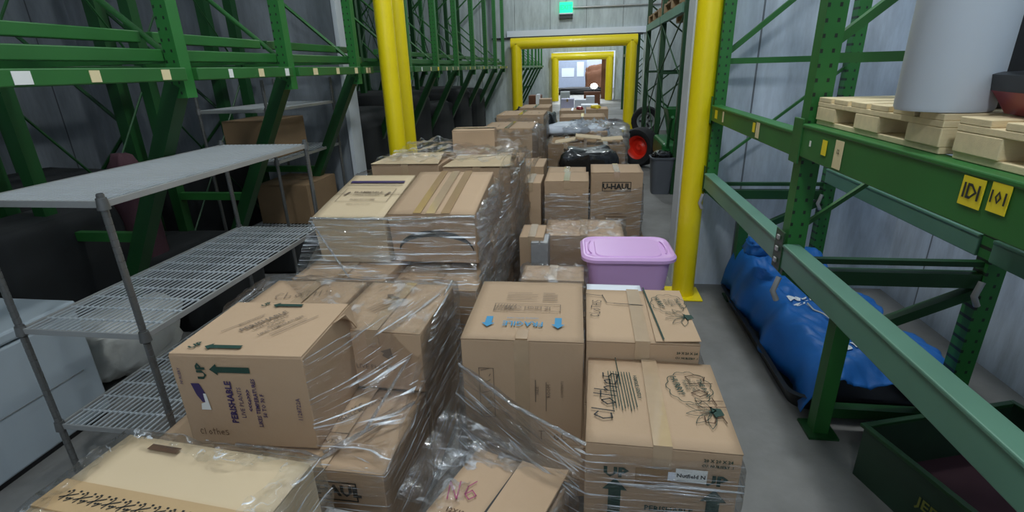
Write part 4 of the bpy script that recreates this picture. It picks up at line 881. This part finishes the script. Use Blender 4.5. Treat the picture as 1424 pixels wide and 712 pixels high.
p = ony(881, 208, 8.7); wheel('machine_wheel', 'black tyre with bright red hub lying by the aisle near the grey bin', (p.x+.12, 8.9, .33), .32, .26, 'redhub', R(-38))
t = thing('trash_bin', 'grey plastic waste bin beside the partition edge', 'bin', (1.04, 6.98, 0))
loft([(rrect(.24, .24, .06), 0), (rrect(.30, .30, .07), .46), (rrect(.32, .32, .07), .465), (rrect(.325, .325, .07), .49), (rrect(.29, .29, .06), .492), (rrect(.27, .27, .06), .35)]).build('body', M['trash'], t, smooth=35)
lump('bin_liner', 'black liner bunched in the grey bin top', 'bag', (1.04, 6.98, .44), (.24, .24, .12), 'blackbag', 9).parent = None
t = thing('yard_machine', 'green painted yard machine parked behind the grey bin', 'machine', (1.42, 7.75, 0))
MB().box((-.35, -.5, .35), (.35, .5, .62)).build('deck', M['machine'], t, bevel=.04); MB().box((-.2, -.3, .62), (.25, .3, .95)).build('engine_cover', M['machine'], t, bevel=.06)
loft([(rrect(.3, .3, .05), .6), (rrect(.55, .5, .06), 1.05), (rrect(.5, .45, .06), 1.05), (rrect(.28, .28, .05), .7)]).build('hopper', M['machine'], t)
for s in (-1, 1):
    MB().tube([(s*.28, -.45, .5), (s*.3, -.75, .95), (s*.3, -.85, 1.0)], .02, 8).build('handle', M['machine'], t, smooth=60)
    MB().box((s*.3-.03, -.4, 0), (s*.3+.03, -.34, .4)).build('leg', M['machine'], t); MB().box((s*.3-.03, .34, 0), (s*.3+.03, .4, .4)).build('leg', M['machine'], t)
gen('brown goods box on the high pallet beyond the partition', 905, 950, 5, 7.4, 1.2, 2.475, m='cardpale', simple=True) if False else None
for k, (x, y, s_, m_) in enumerate(((1.45, 7.5, .5, 'paper'), (1.55, 8.2, .45, 'card'), (1.5, 9.5, .5, 'brown'), (1.6, 10.2, .5, 'card'))):
    carton(('white carton', 'tan carton', 'dark brown carton', 'second tan carton')[k]+' on the high rack pallets beyond the partition', (x, y), (s_, .55, .5), 2.476, m=m_, simple=True)

# ================================================================== BLUE TARP HEAP, TRAY, GREEN BIN
def tarp_pt(u, v):
    """u along the aisle (0 far .. 1 near), v from the aisle edge (0) to the wall (1)"""
    y = 3.62-1.42*u; xe = 1.03+.06*u+.02*math.sin(u*17)+.03*mn.noise(Vector((u*9, 3, 0))); x = xe+v*(.58+.12*u)
    prof = math.sin(min(1, v*4.5)*math.pi/2)**.7; ridge = .27-.04*u+.07*math.exp(-((u-.06)/.1)**2)
    z = .11-.06*u+prof*ridge*(1-.35*max(0, v-.5)-.9*max(0, u-.9)*3)
    fold = .022*mn.noise(Vector((u*6+v*3, v*5-u*4, 1)))+.020*mn.noise(Vector((u*18-v*9, v*9+u*5, 4)))+.012*mn.noise(Vector((u*40-v*30, v*12+u*12, 9)))+.008*math.sin((u*8+v*5)*3.0)
    return Vector((x+fold*.4, y, max(.04, z+fold*(.4+.6*prof))))
o = MB().grid(tarp_pt, 110, 60).build('blue_tarp', M['blue'], smooth=80, solid=.004); TARP = tag(o, 'crumpled bright blue printed tarpaulin heaped on a black tray under the right rack', 'tarpaulin')
def tarp_fn(u0, v0, du, dv, rot=0):
    c, s = math.cos(rot), math.sin(rot)
    return lambda a, b: tarp_pt(u0+(a*c-b*s)*du, v0+(a*s+b*c)*dv)+Vector((-.004, -.003, .008))
Ink().text('SIHTI', 0, 0, 1, bold=.02).mesh('tarp_lettering', M['white_ink'], TARP, 0, 0, 0, fn=lambda a, b: tarp_pt(.80-b*.055+a*.02, .46+a*.12)+Vector((-.003, -.006, .009))) if False else None
def tarp_text(s_, u0, v0, size, k=1.0):
    ik = Ink().text(s_, 0, 0, size, bold=.03)
    ik.mesh('tarp_lettering', M['white_ink'], TARP, (0, 0, 0), (1, 0, 0), (0, 1, 0), fn=lambda a, b: tarp_pt(min(.99, max(.0, u0-b/1.62)), min(.98, max(0.02, v0+a/.52)))+Vector((-.005, -.008, .009)))
tarp_text('SIHTI', .86, .42, .095); tarp_text('MSE', .50, .33, .075); tarp_text('RL', .55, .31, .06); tarp_text('EM', .70, .72, .08)
t = thing('black_tray', 'long shallow black plastic tray on the floor under the blue tarpaulin', 'tray', (1.37, 2.93, 0))
loft([(rrect(.60, 1.28, .08), .0), (rrect(.68, 1.40, .1), .11), (rrect(.71, 1.43, .1), .115), (rrect(.66, 1.38, .09), .115), (rrect(.58, 1.26, .07), .015)]).build('tray_body', M['black'], t, smooth=35)
o = MB().tube([tarp_pt(.80-.03*k, .62-.04*k)+Vector((0, 0, .01+.01*(k % 2))) for k in range(8)], .005, 6).build('twine', M['sack'], smooth=60); tag(o, 'thin pale cord lying across the blue tarpaulin', 'cord')
lump('plastic_bottle_bag', 'small blue and red plastic package on the tarpaulin by the rack post', 'package', (1.10, 3.2, .50), (.14, .16, .09), 'blue', 51, .3)
# metal bin
A_ = onz(1203, 591, .25); Bv = (onz(1340, 700, .25)-A_); dr = Vector((Bv.x, Bv.y, 0)).normalized(); sd_ = Vector((-dr.y, dr.x, 0))
t = thing('metal_bin', 'open dark green metal bin with yellow stencil on the floor at bottom right', 'bin', (A_.x, A_.y, 0), math.atan2(dr.y, dr.x))
LB, WB, HB = 1.0, .72, .25; g = .006
fl_s = lambda z: z/HB*.03
MB().hexa([Vector(p) for p in ((-.0+.0, -.0, 0), (0, 0, HB), (0, g, 0), (0, g, HB), (LB, 0, 0), (LB, 0, HB), (LB, g, 0), (LB, g, HB))]).build('side_panel', M['deepgreen'], t)
MB().box((0, WB-g, 0), (LB, WB, HB)).build('side_panel', M['deepgreen'], t); MB().box((0, g, 0), (g, WB-g, HB)).build('end_panel', M['deepgreen'], t); MB().box((LB-g, g, 0), (LB, WB-g, HB)).build('end_panel', M['deepgreen'], t)
MB().box((g, g, .0), (LB-g, WB-g, .01)).build('bin_floor', M['maroon'], t)
mb = MB(); mb.box((-.012, -.012, HB-.012), (LB+.012, .012, HB+.004)); mb.box((-.012, WB-.012, HB-.012), (LB+.012, WB+.012, HB+.004)); mb.box((-.012, .012, HB-.012), (.012, WB-.012, HB+.004)); mb.box((LB-.012, .012, HB-.012), (LB+.012, WB-.012, HB+.004)); mb.build('rim', M['dgreen'], t, bevel=.003)
Ink().text('JEEN', .33, -.04, .06, bold=.02).mesh('stencil', mat('faded_yellow_stencil', (120, 122, 52), .8), t, (0, -.003, .165), (1, 0, 0), (0, 0, 1))

# ================================================================== STRETCH FILM ON THE NEAR STACKS
W1 = fit('clear stretch film around the bottom left box', [wd(NB)], .05, .655, mi=1, lip=.07, crumple=.02, n=220)
W2 = wrap('clear stretch film pulled around the PERISHABLE stack', [(-1.52, 1.27), (-.61, 1.20), (-.585, 2.15), (-1.54, 2.15), (-1.5, 1.2)], .03, .45, lip=.0, mi=0, crumple=.012, topfn=lambda x, y: .25*max(0, min(1, (y-1.5)/.3)), n=220)
pr = lambda u, v, Y: ony(u, v, Y)
PR = lambda o, x, y, z: o.matrix_basis @ Vector((x, y, z))
a = PR(PER, pw/2+.005, -.2, .36); b = PR(PER, pw/2+.005, -.2, .005)
film(W2, [b+Vector((.0, -.01, 0)), Vector((-.60, 1.22, .46)), Vector((-.60, 2.12, .71)), a+Vector((0, .0, .01))], 0, 50, 40, .02, (1, 9))
film(W2, [Vector((-.60, 1.21, .44)), Vector((-.58, 2.14, .44)), Vector((-.585, 2.14, .71)), Vector((-.6, 1.7, .70))], 2, 40, 30, .02, (2, 8))
rope(W2, [b+Vector((.02, -.015, .0)), Vector((-.72, 1.33, .50)), Vector((-.62, 1.85, .66)), Vector((-.60, 2.13, .72))], .006)
rope(W2, [b+Vector((-.3, -.02, .01)), b+Vector((-.05, -.02, .0)), Vector((-.85, 1.25, .44)), Vector((-.6, 1.5, .5))], .006)
film(W2, [Vector((-1.0, 1.66, .715)), Vector((-.6, 1.64, .715)), Vector((-.59, 2.12, .712)), Vector((-1.45, 2.12, .715))], 2, 50, 40, .010, (4, 4))
W3 = wrap('glossy stretch film around the smile-marked stack', [(-1.55, 2.44), (-.54, 2.40), (-.48, 3.3), (-.47, 4.46), (-1.5, 4.46), (-1.6, 3.3)], .05, .58, lip=.0, mi=0, crumple=.02, topfn=lambda x, y: .38*max(0, min(1, (y-2.5)/.9)), n=300, nz=34)
FX = PR(AL, -.21, -.335, 0); F1 = PR(AL, -.213, -.337, .29); F2 = PR(AR, .255, -.337, .315); F3 = PR(AR, .255, -.337, 0)
film(W3, [F1+Vector((0, -.004, 0)), Vector((F2.x, F2.y-.01, F2.z)), Vector((-.54, 2.39, .50)), Vector((-1.56, 2.38, .60))], 0, 80, 50, .022, (1, 7))
film(W3, [F2+Vector((.01, 0, .01)), PR(AR, .26, .34, .32)+Vector((.02, .4, .0)), Vector((-.46, 4.3, .3)), Vector((-.52, 2.42, .30))], 1, 80, 50, .035, (3, 7))
rope(W3, [F1, F1.lerp(F2, .5)+Vector((0, -.005, -.02)), F2+Vector((0, -.004, -.01))], .005); rope(W3, [F1+Vector((0, 0, -.02)), Vector((-1.25, 2.40, .60)), Vector((-1.05, 2.38, .5))], .006)
film(W3, [Vector((-.535, 2.45, .25)), Vector((-.48, 3.5, .25)), Vector((-.5, 3.5, 1.13)), Vector((F2.x+.02, F2.y+.0, F2.z+.01))], 2, 60, 60, .05, (3, 6)); film(W3, [Vector((-.47, 3.4, .2)), Vector((-.45, 4.4, .2)), Vector((-.5, 4.4, 1.02)), Vector((-.49, 3.4, 1.1))], 2, 60, 50, .05, (3, 6)); film(W3, [Vector((-1.45, 3.42, 1.06)), Vector((-.5, 3.42, 1.08)), Vector((-.5, 4.3, 1.08)), Vector((-1.4, 4.3, 1.1))], 2, 60, 60, .05, (4, 5))
W4 = wrap('clear stretch film around the two clothes boxes and the FRAGILE box', [(uc[0]-uw/2+.0, uc[1]-.225), (uc[0]+uw/2, uc[1]-.228), (uc[0]+uw/2, 2.08), (-.45, 2.13), (-.46, 1.59), (-.1, 1.25)], .03, .60, lip=.0, mi=0, crumple=.006, n=240, nz=30, topfn=lambda x, y: -.12*max(0, min(1, (.0-x)/.45)))
T0 = PR(TALL, -tw_/2-.01, -.275, .36); U0 = PR(UPB, -uw/2-.005, -.232, .435); U1 = PR(UPB, uw/2, -.235, .36)
rope(W4, [T0, T0.lerp(U0, .5)+Vector((0, -.03, -.0)), U0+Vector((.005, -.01, .01))], .0055)
rope(W4, [U0+Vector((-.15, -.02, -.2)), U0+Vector((.1, -.03, -.33))], .007)
film(W4, [T0, U0+Vector((0, -.01, 0)), U0+Vector((-.03, -.03, -.35)), PR(TALL, -tw_/2-.02, -.29, -.05)], 0, 60, 40, .02, (1, 8))
W5 = wrap('torn clear film around the open box with pink writing', [tuple(p)[:2] for p in corners(PB, L_, W_, .01)], .03, .44, lip=.08, mi=2, crumple=.025, n=160)
for m_ in (film(W5, [fl_+Vector((-.12, .05, .12)), fr_+Vector((.02, .02, .01)), fr_+Vector((-.05, -.1, -.1)), fl_+Vector((-.25, -.15, -.1))], 2, 50, 30, .03, (2, 6)),): pass
SC.cycles.transparent_max_bounces = 24
